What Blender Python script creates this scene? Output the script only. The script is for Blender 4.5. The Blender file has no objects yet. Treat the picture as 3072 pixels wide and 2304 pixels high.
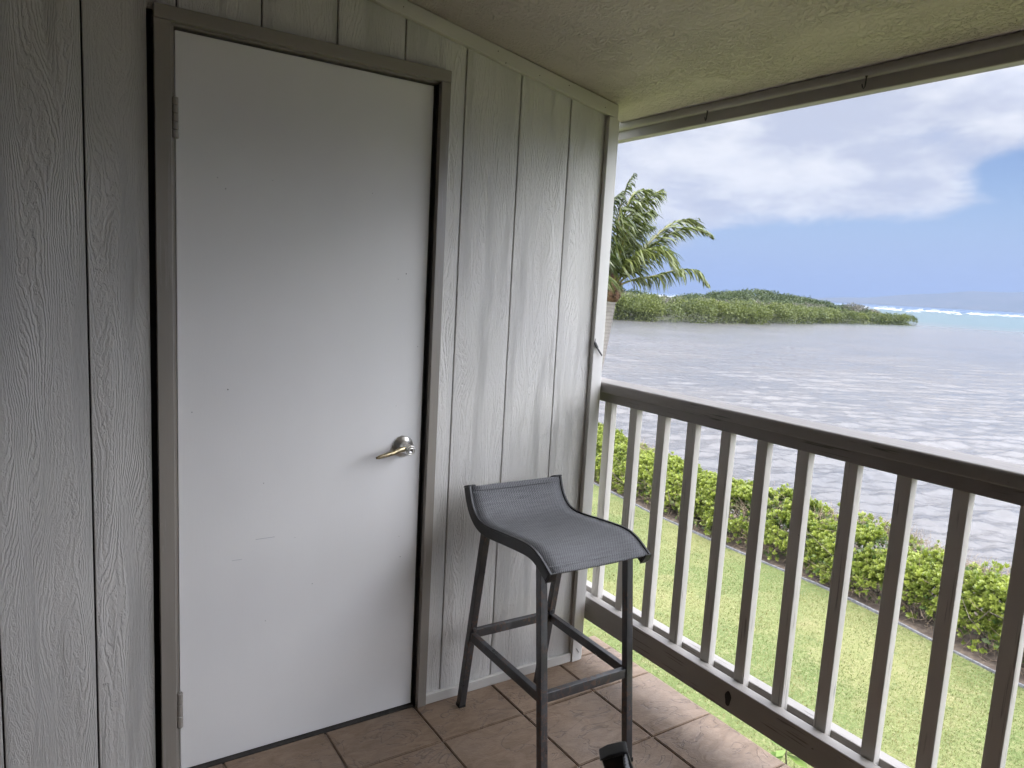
import bpy, bmesh, math, random
import numpy as np
from mathutils import Vector, Matrix

sc = bpy.context.scene
col = sc.collection
rng = np.random.default_rng(7)
random.seed(7)
PI = math.pi
R = math.radians

# ------------------------------------------------------------------ camera
cam_d = bpy.data.cameras.new("camera")
cam = bpy.data.objects.new("camera", cam_d)
col.objects.link(cam)
CAM = Vector((-0.6016, -2.0486, 1.4191))
_M = (Matrix.Rotation(R(-33.453), 4, 'Z') @ Matrix.Rotation(R(82.22), 4, 'X')
      @ Matrix.Rotation(R(3.141), 4, 'Z'))
cam.matrix_world = Matrix.Translation(CAM) @ _M
cam_d.sensor_width = 36.0
cam_d.lens = 2184.14 / 3072 * 36
cam_d.clip_start = 0.05
cam_d.clip_end = 60000
cam_d.dof.use_dof = True
cam_d.dof.focus_distance = 2.6
cam_d.dof.aperture_fstop = 9.0
sc.camera = cam

# ------------------------------------------------------------------ sun, sky, exposure
SUN_DIR = Vector((-0.12, -0.46, 0.88)).normalized()      # towards the sun: behind the building
sun_el = math.asin(SUN_DIR.z)
sun_d = bpy.data.lights.new("sun", 'SUN')
sun_d.energy = 1.5
sun_d.angle = R(4.0)
sun_d.color = (1.0, 0.955, 0.88)
sun = bpy.data.objects.new("sun", sun_d)
sun.rotation_euler = SUN_DIR.to_track_quat('Z', 'Y').to_euler()
col.objects.link(sun)

sc.view_settings.view_transform = 'Standard'
sc.view_settings.look = 'None'
sc.view_settings.gamma = 1.0
sc.view_settings.exposure = 0.95
sc.render.film_transparent = False
sc.cycles.max_bounces = 7
sc.cycles.diffuse_bounces = 4
sc.cycles.glossy_bounces = 3
sc.cycles.caustics_reflective = False
sc.cycles.caustics_refractive = False
sc.cycles.volume_bounces = 1
sc.cycles.use_denoising = True
sc.cycles.use_adaptive_sampling = True
sc.cycles.adaptive_threshold = 0.025
sc.cycles.adaptive_min_samples = 24


# ------------------------------------------------------------------ node helper
class G:
    """terse node graph builder"""
    def __init__(self, tree):
        self.t = tree
        tree.nodes.clear()

    def n(self, typ, ins=None, out=0, **props):
        nd = self.t.nodes.new(typ)
        for k, v in props.items():
            setattr(nd, k, v)
        for k, v in (ins or {}).items():
            s = nd.inputs[k]
            if isinstance(v, bpy.types.NodeSocket):
                self.t.links.new(v, s)
            elif isinstance(v, (tuple, list)) and s.type == 'RGBA' and len(v) == 3:
                s.default_value = (*v, 1)
            else:
                s.default_value = v
        return nd.outputs[out] if out is not None else nd

    def m(self, op, a, b=None, c=None, clamp=False):
        ins = {0: a}
        if b is not None: ins[1] = b
        if c is not None: ins[2] = c
        return self.n('ShaderNodeMath', ins, operation=op, use_clamp=clamp)

    def vm(self, op, a, b=None, out=0):
        ins = {0: a}
        if b is not None:
            ins[3 if op == 'SCALE' else 1] = b
        return self.n('ShaderNodeVectorMath', ins, out=out, operation=op)

    def mix(self, f, a, b, blend='MIX'):
        nd = self.t.nodes.new('ShaderNodeMix')
        nd.data_type = 'RGBA'
        nd.blend_type = blend
        for i, v in ((0, f), (6, a), (7, b)):
            s = nd.inputs[i]
            if isinstance(v, bpy.types.NodeSocket):
                self.t.links.new(v, s)
            elif isinstance(v, (tuple, list)):
                s.default_value = (*v[:3], 1)
            else:
                s.default_value = v
        return nd.outputs[2]

    def noise(self, vec, scale, detail=3, rough=0.5, dist=0.0, dim='3D', out=0):
        return self.n('ShaderNodeTexNoise', {'Vector': vec, 'Scale': scale, 'Detail': detail,
                                             'Roughness': rough, 'Distortion': dist}, out=out, noise_dimensions=dim)

    def ss(self, v, a, b, lo=0.0, hi=1.0):
        return self.n('ShaderNodeMapRange', {0: v, 1: a, 2: b, 3: lo, 4: hi}, interpolation_type='SMOOTHSTEP')

    def map(self, vec, scale=(1, 1, 1), loc=(0, 0, 0)):
        return self.n('ShaderNodeMapping', {'Vector': vec, 'Scale': scale, 'Location': loc})

    def pos(self):
        return self.n('ShaderNodeNewGeometry')

    def objc(self):
        return self.n('ShaderNodeTexCoord', out=3)

    def rnd(self):
        return self.n('ShaderNodeObjectInfo', out=5)

    def bump(self, h, strength=0.5, dist=0.002):
        return self.n('ShaderNodeBump', {'Height': h, 'Strength': strength, 'Distance': dist})


MATS = {}


def mat(name):
    m = bpy.data.materials.new(name)
    m.use_nodes = True
    MATS[name] = m
    return m, G(m.node_tree)


def finish(g, color, rough=0.5, normal=None, **extra):
    ins = {'Base Color': color, 'Roughness': rough}
    if normal is not None:
        ins['Normal'] = normal
    ins.update(extra)
    b = g.n('ShaderNodeBsdfPrincipled', ins)
    g.n('ShaderNodeOutputMaterial', {'Surface': b}, out=None)
    return b


# ------------------------------------------------------------------ world: Nishita sky with broken trade-wind cloud
w = bpy.data.worlds.new("World")
sc.world = w
w.use_nodes = True
g = G(w.node_tree)
sky = g.n('ShaderNodeTexSky', sky_type='NISHITA', sun_disc=False, sun_elevation=sun_el,
          sun_rotation=math.atan2(SUN_DIR.x, SUN_DIR.y), altitude=0.0, air_density=1.0, dust_density=0.6, ozone_density=2.2)
dirv = g.n('ShaderNodeTexCoord')
sep = g.n('ShaderNodeSeparateXYZ', {0: dirv}, out=None)
dx, dy, dz = sep.outputs
elev = g.m('MULTIPLY', g.m('ARCSINE', dz), 180 / PI)
azim = g.m('MULTIPLY', g.m('ARCTAN2', dy, dx), 180 / PI)
# cloud layer seen in perspective: direction projected on a flat layer
den = g.m('ADD', g.m('MAXIMUM', dz, 0.0), 0.10)
lay = g.n('ShaderNodeCombineXYZ', {0: g.m('DIVIDE', dx, den), 1: g.m('DIVIDE', dy, den), 2: 0.0})
big = g.noise(g.map(lay, (1, 1, 1), (3.1, 1.7, 0)), 0.42, 2, 0.5)
fine = g.noise(g.map(dirv, (5.5, 5.5, 10.5), (0.35, 5.2, 1.3)), 1.0, 7, 0.58, 0.25)
shade = g.noise(g.map(dirv, (6.0, 6.0, 16.0), (7.3, 2.2, 4.1)), 1.0, 4, 0.55, 0.2)


def gauss(a0, e0, sa, se):
    a = g.m('DIVIDE', g.m('SUBTRACT', azim, a0), sa)
    e = g.m('DIVIDE', g.m('SUBTRACT', elev, e0), se)
    return g.m('EXPONENT', g.m('MULTIPLY', g.m('ADD', g.m('MULTIPLY', a, a), g.m('MULTIPLY', e, e)), -1.0))


cov = g.ss(elev, 1.4, 7.6, -0.55, 0.20)
cov = g.m('ADD', cov, g.m('MULTIPLY', g.m('SUBTRACT', big, 0.5), 0.7))
cov = g.m('ADD', cov, g.m('MULTIPLY', g.m('SUBTRACT', fine, 0.5), 1.45))
for (a0, e0, sa, se, k) in ((40, 10.5, 10, 4.0, 0.36), (46, 5.6, 5, 2.2, 0.42), (33, 8.2, 6, 2.0, 0.28), (23.4, 8.4, 2.4, 1.3, -0.70),
                            (23.5, 12.5, 4.0, 2.2, 0.25), (38.5, 4.4, 5.0, 0.9, -0.25), (25, 5.5, 5, 1.6, -0.3)):
    cov = g.m('ADD', cov, g.m('MULTIPLY', gauss(a0, e0, sa, se), k))
mask = g.ss(cov, -0.14, 0.30)
shd = g.m('ADD', g.m('MULTIPLY', shade, 0.65), g.m('MULTIPLY', fine, 0.35))
ccol = g.mix(g.ss(shd, 0.40, 0.585), (0.325, 0.345, 0.415), (0.50, 0.505, 0.53))
# clouds scatter forward: they brighten smoothly towards the sun
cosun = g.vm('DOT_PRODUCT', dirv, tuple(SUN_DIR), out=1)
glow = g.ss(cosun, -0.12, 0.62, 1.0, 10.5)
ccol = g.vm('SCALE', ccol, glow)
skyc = g.vm('SCALE', sky, 0.062)
SKYTINT = g.mix(1.0, skyc, (0.92, 0.93, 1.10), 'MULTIPLY')
haze_lo = g.mix(g.ss(elev, 0.0, 9.0, 0.0, 1.0), (0.205, 0.270, 0.435), SKYTINT)
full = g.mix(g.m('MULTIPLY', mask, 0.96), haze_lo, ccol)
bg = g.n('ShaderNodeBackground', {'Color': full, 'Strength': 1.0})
g.n('ShaderNodeOutputWorld', {'Surface': bg}, out=None)


# ------------------------------------------------------------------ materials
def wood_paint(name, colr, axis, rough=0.42, crack=0.0):
    """painted timber: faint grain along the given axis, brush marks, optional weather cracks"""
    m, g = mat(name)
    p = g.pos()
    s = [70, 70, 70]; s[axis] = 3.0
    gr = g.noise(g.map(p, s), 1.0, 4, 0.6)
    s2 = [9, 9, 9]; s2[axis] = 2.0
    lo = g.noise(g.map(p, s2), 1.0, 3, 0.5)
    c = g.mix(g.ss(lo, 0.3, 0.75), colr, tuple(x * 0.86 for x in colr))
    h = gr
    if crack:
        s3 = [150, 150, 150]; s3[axis] = 5.0
        ck = g.noise(g.map(p, s3), 1.0, 2, 0.5, 0.4)
        where = g.noise(g.map(p, (6, 6, 6)), 1.0, 2, 0.5)
        k = g.m('MULTIPLY', g.ss(ck, 0.60, 0.66), g.ss(where, 0.47, 0.58))
        c = g.mix(g.m('MULTIPLY', k, crack), c, (0.06, 0.05, 0.04))
        h = g.m('SUBTRACT', g.m('MULTIPLY', gr, 0.5), k)
    spots = g.noise(g.map(p, (45, 45, 45)), 1.0, 1, 0.5)
    c = g.mix(g.ss(spots, 0.80, 0.83), c, (0.10, 0.085, 0.07))
    finish(g, c, g.ss(gr, 0.2, 0.9, rough - 0.06, rough + 0.12), g.bump(h, 0.35, 0.0012))
    return m


TRIM = (0.30, 0.275, 0.24)
SID = (0.66, 0.645, 0.61)
wood_paint('trim_paint_vertical', TRIM, 2, 0.22)
wood_paint('trim_paint_across', TRIM, 0, 0.32)
wood_paint('pale_trim_paint', (0.66, 0.645, 0.61), 2, 0.38)
wood_paint('pale_trim_paint_across', (0.62, 0.60, 0.555), 0, 0.38)
wood_paint('rail_paint_long', (0.37, 0.345, 0.315), 1, 0.45, 0.6)
wood_paint('cap_paint', (0.27, 0.245, 0.222), 1, 0.45, 0.75)
wood_paint('rail_paint_upright', (0.57, 0.54, 0.495), 2, 0.45, 0.45)
wood_paint('beam_paint', (0.36, 0.335, 0.305), 1, 0.42)

# embossed wood grain siding
m, g = mat('siding_paint')
p = g.pos()
rn = g.rnd()
off = g.n('ShaderNodeCombineXYZ', {0: g.m('MULTIPLY', rn, 37.0), 1: 0.0, 2: g.m('MULTIPLY', rn, 91.0)})
q = g.vm('ADD', p, off)
sp = g.n('ShaderNodeSeparateXYZ', {0: q}, out=None)
flow = g.noise(g.map(q, (8.5, 0, 1.25)), 1.0, 2, 0.45)
flow2 = g.noise(g.map(q, (20, 0, 3.2)), 1.0, 2, 0.5)
jag = g.noise(g.map(q, (120, 0, 46)), 1.0, 3, 0.65)
F = g.m('ADD', g.m('MULTIPLY', sp.outputs[0], 160.0), g.m('MULTIPLY', flow, 40.0))
F = g.m('ADD', F, g.m('MULTIPLY', flow2, 5.0))
F = g.m('ADD', F, g.m('MULTIPLY', jag, 1.5))
saw = g.m('FRACT', F)
ridge = g.m('MULTIPLY', g.ss(saw, 0.0, 0.16), g.ss(saw, 0.95, 0.30))
F2 = g.m('FRACT', g.m('ADD', g.m('MULTIPLY', F, 2.3), g.m('MULTIPLY', jag, 1.6)))
ridge2 = g.m('MULTIPLY', g.ss(F2, 0.0, 0.22), g.ss(F2, 1.0, 0.55))
where = g.noise(g.map(q, (9, 0, 1.3)), 1.0, 2, 0.5)
amp = g.ss(where, 0.34, 0.60, 0.30, 0.9)
amp2 = g.ss(where, 0.62, 0.42, 0.2, 0.5)
h = g.m('ADD', g.m('MULTIPLY', ridge, amp), g.m('MULTIPLY', ridge2, amp2))
peb = g.noise(g.map(q, (170, 0, 90)), 1.0, 2, 0.5)
h = g.m('ADD', h, g.m('MULTIPLY', peb, 0.35))
lo = g.noise(g.map(q, (5, 0, 2)), 1.0, 3, 0.5)
c = g.mix(g.ss(lo, 0.3, 0.7), SID, tuple(x * 0.96 for x in SID))
finish(g, c, 0.40, g.bump(h, 1.0, 0.0016))

m, g = mat('door_paint')
p = g.pos()
fine_ = g.noise(g.map(p, (220, 220, 30)), 1.0, 2, 0.5)
lo = g.noise(g.map(p, (3, 3, 2)), 1.0, 3, 0.5)
c = g.mix(g.ss(lo, 0.25, 0.75), (0.80, 0.795, 0.78), (0.76, 0.755, 0.74))
dots = g.n('ShaderNodeTexVoronoi', {'Vector': g.map(p, (5.2, 0, 4.1)), 'Scale': 1.0}, out=0)
keep = g.noise(g.map(p, (3.3, 0, 2.7), (4, 0, 1)), 1.0, 1, 0.5)
dk = g.m('MULTIPLY', g.ss(dots, 0.021, 0.012), g.ss(keep, 0.48, 0.53))
c = g.mix(dk, c, (0.10, 0.09, 0.08))
scr = g.noise(g.map(p, (16, 0, 240), (8, 0, 3)), 1.0, 1, 0.4)
c = g.mix(g.m('MULTIPLY', g.ss(scr, 0.775, 0.80), 0.7), c, (0.78, 0.78, 0.77))
finish(g, c, 0.52, g.bump(g.m('ADD', fine_, g.m('MULTIPLY', lo, 1.5)), 0.10, 0.001))

m, g = mat('ceiling_stucco')
p = g.pos()
st = g.noise(g.map(p, (120, 62, 62)), 1.0, 3, 0.5, 0.5)
where = g.noise(g.map(p, (5.5, 3.2, 3)), 1.0, 3, 0.55)
h = g.m('MULTIPLY', g.ss(st, 0.44, 0.58), g.ss(where, 0.36, 0.56, 0.35, 1.0))
h = g.m('ADD', h, g.m('MULTIPLY', g.noise(g.map(p, (160, 160, 160)), 1.0, 2, 0.5), 0.12))
lo = g.noise(g.map(p, (2.3, 1.4, 2)), 1.0, 2, 0.5)
c = g.mix(g.ss(lo, 0.3, 0.7), (0.565, 0.500, 0.490), (0.545, 0.480, 0.470))
finish(g, c, 0.55, g.bump(h, 1.0, 0.0045))

m, g = mat('slate_tile')
p = g.pos()
rn = g.rnd()
q = g.vm('ADD', p, g.n('ShaderNodeCombineXYZ', {0: g.m('MULTIPLY', rn, 51.0), 1: g.m('MULTIPLY', rn, 23.0), 2: g.m('MULTIPLY', rn, 7.0)}))
a = g.noise(g.map(q, (11, 19, 1)), 1.0, 5, 0.6, 1.2)
b = g.noise(g.map(q, (34, 62, 1)), 1.0, 4, 0.6, 1.6)
ledge = g.m('ABSOLUTE', g.m('SUBTRACT', g.noise(g.map(q, (5, 7, 1)), 1.0, 4, 0.55, 1.0), 0.5))
crk = g.ss(ledge, 0.012, 0.0)
lo = g.noise(g.map(q, (4, 4, 1)), 1.0, 3, 0.5)
c = g.mix(g.ss(a, 0.3, 0.7), (0.190, 0.127, 0.080), (0.265, 0.188, 0.128))
c = g.mix(g.ss(lo, 0.45, 0.75, 0.0, 0.6), c, (0.235, 0.182, 0.142))
c = g.mix(g.m('MULTIPLY', crk, 0.55), c, (0.10, 0.07, 0.055))
h = g.m('ADD', g.m('MULTIPLY', a, 0.7), g.m('MULTIPLY', b, 0.45))
h = g.m('SUBTRACT', h, g.m('MULTIPLY', crk, 0.25))
finish(g, c, g.ss(b, 0.3, 0.7, 0.42, 0.60), g.bump(h, 0.75, 0.005))

m, g = mat('grout')
p = g.pos()
n_ = g.noise(g.map(p, (14, 14, 14)), 1.0, 3, 0.6)
n2 = g.noise(g.map(p, (2.2, 2.2, 2)), 1.0, 2, 0.5)
c = g.mix(g.ss(n2, 0.46, 0.66), (0.56, 0.49, 0.42), (0.20, 0.16, 0.14))
c = g.mix(g.ss(n_, 0.45, 0.7, 0, 0.5), c, (0.5, 0.45, 0.40))
finish(g, c, 0.8, g.bump(n_, 0.4, 0.002))

m, g = mat('satin_nickel')
p = g.pos()
n_ = g.noise(g.map(p, (60, 60, 60)), 1.0, 3, 0.5)
finish(g, g.mix(g.ss(n_, 0.4, 0.65), (0.78, 0.77, 0.74), (0.68, 0.65, 0.58)), g.ss(n_, 0.3, 0.7, 0.30, 0.42), None, Metallic=1.0)
m, g = mat('worn_brass')
p = g.pos()
n_ = g.noise(g.map(p, (75, 75, 75)), 1.0, 3, 0.6)
finish(g, g.mix(g.ss(n_, 0.4, 0.62), (0.52, 0.44, 0.26), (0.30, 0.25, 0.17)), g.ss(n_, 0.3, 0.7, 0.24, 0.42), None, Metallic=1.0)

m, g = mat('black_metal')
p = g.objc()
rust = g.noise(g.map(p, (85, 85, 60)), 1.0, 5, 0.7)
wh = g.noise(g.map(p, (7, 7, 5)), 1.0, 2, 0.5)
wear = g.noise(g.map(p, (16, 16, 10)), 1.0, 4, 0.6)
k = g.m('MULTIPLY', g.ss(rust, 0.50, 0.57), g.ss(wh, 0.46, 0.58))
c = g.mix(g.ss(wear, 0.50, 0.68), (0.020, 0.021, 0.024), (0.060, 0.063, 0.068))
c = g.mix(g.m('MULTIPLY', k, 0.85), c, (0.115, 0.066, 0.044))
finish(g, c, g.m('ADD', g.ss(wear, 0.3, 0.7, 0.27, 0.38), g.m('MULTIPLY', k, 0.3)), g.bump(g.m('ADD', wear, k), 0.2, 0.001), **{'Specular IOR Level': 0.9})
m, g = mat('black_rail_metal')
p = g.objc()
wear = g.noise(g.map(p, (30, 30, 30)), 1.0, 3, 0.6)
finish(g, g.mix(wear, (0.006, 0.006, 0.006), (0.013, 0.012, 0.012)), g.ss(wear, 0.3, 0.7, 0.28, 0.4))
m, g = mat('black_plastic')
p = g.objc()
wear = g.noise(g.map(p, (60, 60, 60)), 1.0, 3, 0.6)
finish(g, g.mix(wear, (0.006, 0.006, 0.006), (0.013, 0.012, 0.012)), 0.42, g.bump(wear, 0.15, 0.001))

m, g = mat('sling_mesh')
p = g.objc()
sp = g.n('ShaderNodeSeparateXYZ', {0: p}, out=None)
wx = g.m('SINE', g.m('MULTIPLY', sp.outputs[0], 2 * PI / 0.0066))
wy = g.m('SINE', g.m('MULTIPLY', sp.outputs[1], 2 * PI / 0.0072))
wv = g.m('MULTIPLY', wx, wy)
ns = g.noise(g.map(p, (320, 320, 320)), 1.0, 2, 0.5)
slub = g.noise(g.map(p, (14, 190, 190)), 1.0, 2, 0.5)
lo = g.noise(g.map(p, (9, 9, 9)), 1.0, 3, 0.5)
t = g.m('ADD', g.m('MULTIPLY', wv, 0.42), g.m('ADD', g.m('MULTIPLY', ns, 0.55), g.m('MULTIPLY', slub, 0.45)))
c = g.mix(g.ss(t, 0.10, 0.85), (0.016, 0.016, 0.017), (0.195, 0.197, 0.203))
c = g.mix(g.ss(lo, 0.45, 0.75, 0, 0.35), c, (0.15, 0.15, 0.16))
finish(g, c, 0.62, g.bump(t, 0.6, 0.0012))
m, g = mat('sling_stitch')
p = g.objc()
sp = g.n('ShaderNodeSeparateXYZ', {0: p}, out=None)
dsh = g.ss(g.m('SINE', g.m('MULTIPLY', sp.outputs[0], 2 * PI / 0.008)), -0.4, 0.0)
finish(g, g.mix(dsh, (0.08, 0.08, 0.085), (0.36, 0.36, 0.37)), 0.7)


def plain(name, c1, c2, scale=(8, 8, 8), rough=0.8, bump=0.3, dist=0.004, lo=0.35, hi=0.65, detail=4):
    m, g = mat(name)
    p = g.pos()
    n_ = g.noise(g.map(p, scale), 1.0, detail, 0.6)
    finish(g, g.mix(g.ss(n_, lo, hi), c1, c2), rough, g.bump(n_, bump, dist))
    return m


plain('concrete_edging', (0.10, 0.10, 0.105), (0.17, 0.17, 0.175), (20, 20, 20))
plain('bed_soil', (0.06, 0.043, 0.032), (0.125, 0.096, 0.07), (9, 9, 9), 0.95, 0.8, 0.03)
plain('twig_bark', (0.15, 0.11, 0.075), (0.27, 0.205, 0.14), (14, 14, 14), 0.85)
plain('stem_bark', (0.06, 0.05, 0.036), (0.14, 0.115, 0.083), (14, 14, 14), 0.85)
plain('stucco_wall', (0.40, 0.38, 0.34), (0.46, 0.44, 0.40), (14, 14, 14), 0.85, 0.4, 0.01)
plain('inner_wall_light_block', (0.030, 0.026, 0.023), (0.042, 0.037, 0.033), (6, 6, 6), 0.7)  # unseen walls kept very dark so little light bounces off them
plain('gap_shade', (0.03, 0.027, 0.024), (0.05, 0.045, 0.04), (8, 8, 8), 0.8)  # near-black colour stands in for shade inside the gaps
plain('roof_shingle', (0.12, 0.11, 0.10), (0.18, 0.165, 0.15), (10, 10, 10), 0.9)
plain('island_soil', (0.028, 0.034, 0.014), (0.05, 0.055, 0.028), (0.12, 0.12, 0.12), 0.95)
plain('far_rock', (0.03, 0.035, 0.025), (0.05, 0.05, 0.04), (0.004, 0.004, 0.004), 0.95)
plain('foam', (0.45, 0.46, 0.47), (0.55, 0.56, 0.56), (0.3, 0.3, 0.3), 0.6)
plain('knot_wood', (0.016, 0.012, 0.010), (0.035, 0.024, 0.018), (60, 60, 20), 0.7)

m, g = mat('dark_glass')
finish(g, (0.02, 0.022, 0.024), 0.06, None)

# lawn
m, g = mat('lawn')
p = g.pos()
n1 = g.noise(g.map(p, (0.62, 0.5, 1)), 1.0, 3, 0.55)
n2 = g.noise(g.map(p, (3.2, 3.2, 1)), 1.0, 4, 0.6)
n3 = g.noise(g.map(p, (26, 26, 1)), 1.0, 4, 0.65)
n4 = g.noise(g.map(p, (85, 85, 1)), 1.0, 2, 0.6)
c = g.mix(g.ss(n1, 0.36, 0.66), (0.094, 0.124, 0.031), (0.150, 0.158, 0.052))
c = g.mix(g.ss(n2, 0.48, 0.78, 0, 0.5), c, (0.21, 0.185, 0.085))
c = g.mix(g.ss(n2, 0.44, 0.28, 0, 0.65), c, (0.070, 0.098, 0.024))
c = g.mix(g.ss(n3, 0.50, 0.70, 0, 0.6), c, (0.235, 0.21, 0.105))
c = g.mix(g.ss(n3, 0.46, 0.28, 0, 0.7), c, (0.055, 0.078, 0.020))
h = g.m('ADD', n3, g.m('MULTIPLY', n4, 0.7))
finish(g, c, 0.9, g.bump(h, 0.8, 0.03))


def leafmat(name, c1, c2, rough=0.42, trans=0.35, attr=True):
    m, g = mat(name)
    if attr:
        a = g.n('ShaderNodeAttribute', attribute_name='tint', out=2)
    else:
        a = g.noise(g.map(g.pos(), (3, 3, 3)), 1.0, 3, 0.6)
    c = g.mix(a, c1, c2)
    d = g.n('ShaderNodeBsdfPrincipled', {'Base Color': c, 'Roughness': rough})
    tr = g.n('ShaderNodeBsdfTranslucent', {'Color': g.mix(1.0, c, (0.9, 1.0, 0.5), 'MULTIPLY')})
    mx = g.n('ShaderNodeMixShader', {0: trans, 1: d, 2: tr})
    g.n('ShaderNodeOutputMaterial', {'Surface': mx}, out=None)
    return m


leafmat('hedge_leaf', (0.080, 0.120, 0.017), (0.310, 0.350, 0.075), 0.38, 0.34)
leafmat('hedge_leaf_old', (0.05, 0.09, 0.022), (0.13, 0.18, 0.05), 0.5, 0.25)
leafmat('grass_blade', (0.090, 0.118, 0.026), (0.215, 0.190, 0.076), 0.7, 0.5)
leafmat('palm_leaflet', (0.026, 0.044, 0.009), (0.150, 0.170, 0.052), 0.34, 0.26)
leafmat('mangrove_leaf', (0.030, 0.046, 0.010), (0.125, 0.145, 0.030), 0.5, 0.25)
leafmat('hill_leaf', (0.024, 0.040, 0.012), (0.066, 0.088, 0.028), 0.6, 0.2)
leafmat('dry_brush', (0.085, 0.080, 0.064), (0.155, 0.147, 0.120), 0.8, 0.2)
leafmat('plant_leaf', (0.09, 0.17, 0.03), (0.24, 0.33, 0.08), 0.4, 0.4)
plain('palm_rachis', (0.11, 0.105, 0.025), (0.18, 0.16, 0.045), (6, 6, 6), 0.5)
plain('palm_fibre', (0.06, 0.030, 0.018), (0.17, 0.095, 0.055), (14, 14, 14), 0.9, 0.8, 0.02)
m, g = mat('palm_bark')
p = g.pos()
sp = g.n('ShaderNodeSeparateXYZ', {0: p}, out=None)
ring = g.m('SINE', g.m('ADD', g.m('MULTIPLY', sp.outputs[2], 2 * PI / 0.085), g.m('MULTIPLY', g.noise(g.map(p, (4, 4, 6)), 1.0, 3), 6.0)))
n_ = g.noise(g.map(p, (18, 18, 8)), 1.0, 4, 0.6)
finish(g, g.mix(g.m('MULTIPLY', g.ss(ring, -0.2, 0.9), n_), (0.22, 0.20, 0.18), (0.125, 0.11, 0.095)), 0.85, g.bump(g.m('ADD', g.m('MULTIPLY', ring, 0.4), n_), 0.4, 0.012))

# sea: murky shallows, turquoise lagoon, deep blue outside the reef
m, g = mat('sea_water')
p = g.pos()
dist = g.vm('LENGTH', p, out=1)
wob = g.noise(g.map(p, (0.012, 0.03, 0)), 1.0, 3, 0.5)
dd = g.m('ADD', dist, g.m('MULTIPLY', g.m('SUBTRACT', wob, 0.5), 130.0))
silt = g.noise(g.map(p, (0.10, 0.16, 0)), 1.0, 4, 0.55)
near = g.mix(g.ss(silt, 0.35, 0.65), (0.094, 0.090, 0.088), (0.078, 0.078, 0.081))
c = g.mix(g.ss(dd, 150.0, 300.0), near, (0.048, 0.082, 0.090))
c = g.mix(g.ss(dd, 850.0, 1250.0), c, (0.022, 0.055, 0.11))
wq = g.n('ShaderNodeCombineXYZ', {0: g.vm('DOT_PRODUCT', p, (0.834, -0.551, 0.0), out=1), 1: g.vm('DOT_PRODUCT', p, (0.551, 0.834, 0.0), out=1), 2: 0.0})
b1 = g.noise(g.map(wq, (1.7, 4.6, 0)), 1.0, 4, 0.6, 0.4)
b2 = g.noise(g.map(wq, (5.0, 11.0, 0)), 1.0, 3, 0.55, 0.3)
b3 = g.noise(g.map(wq, (0.16, 0.55, 0)), 1.0, 3, 0.55, 0.3)
h = g.m('ADD', g.m('MULTIPLY', b1, 0.55), g.m('MULTIPLY', b2, 0.16))
h = g.m('ADD', h, g.m('MULTIPLY', b3, g.ss(dist, 35.0, 140.0, 0.1, 1.25)))
finish(g, c, g.ss(dist, 20.0, 300.0, 0.17, 0.30), g.bump(h, 0.6, 0.11), **{'IOR': 1.333})


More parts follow.
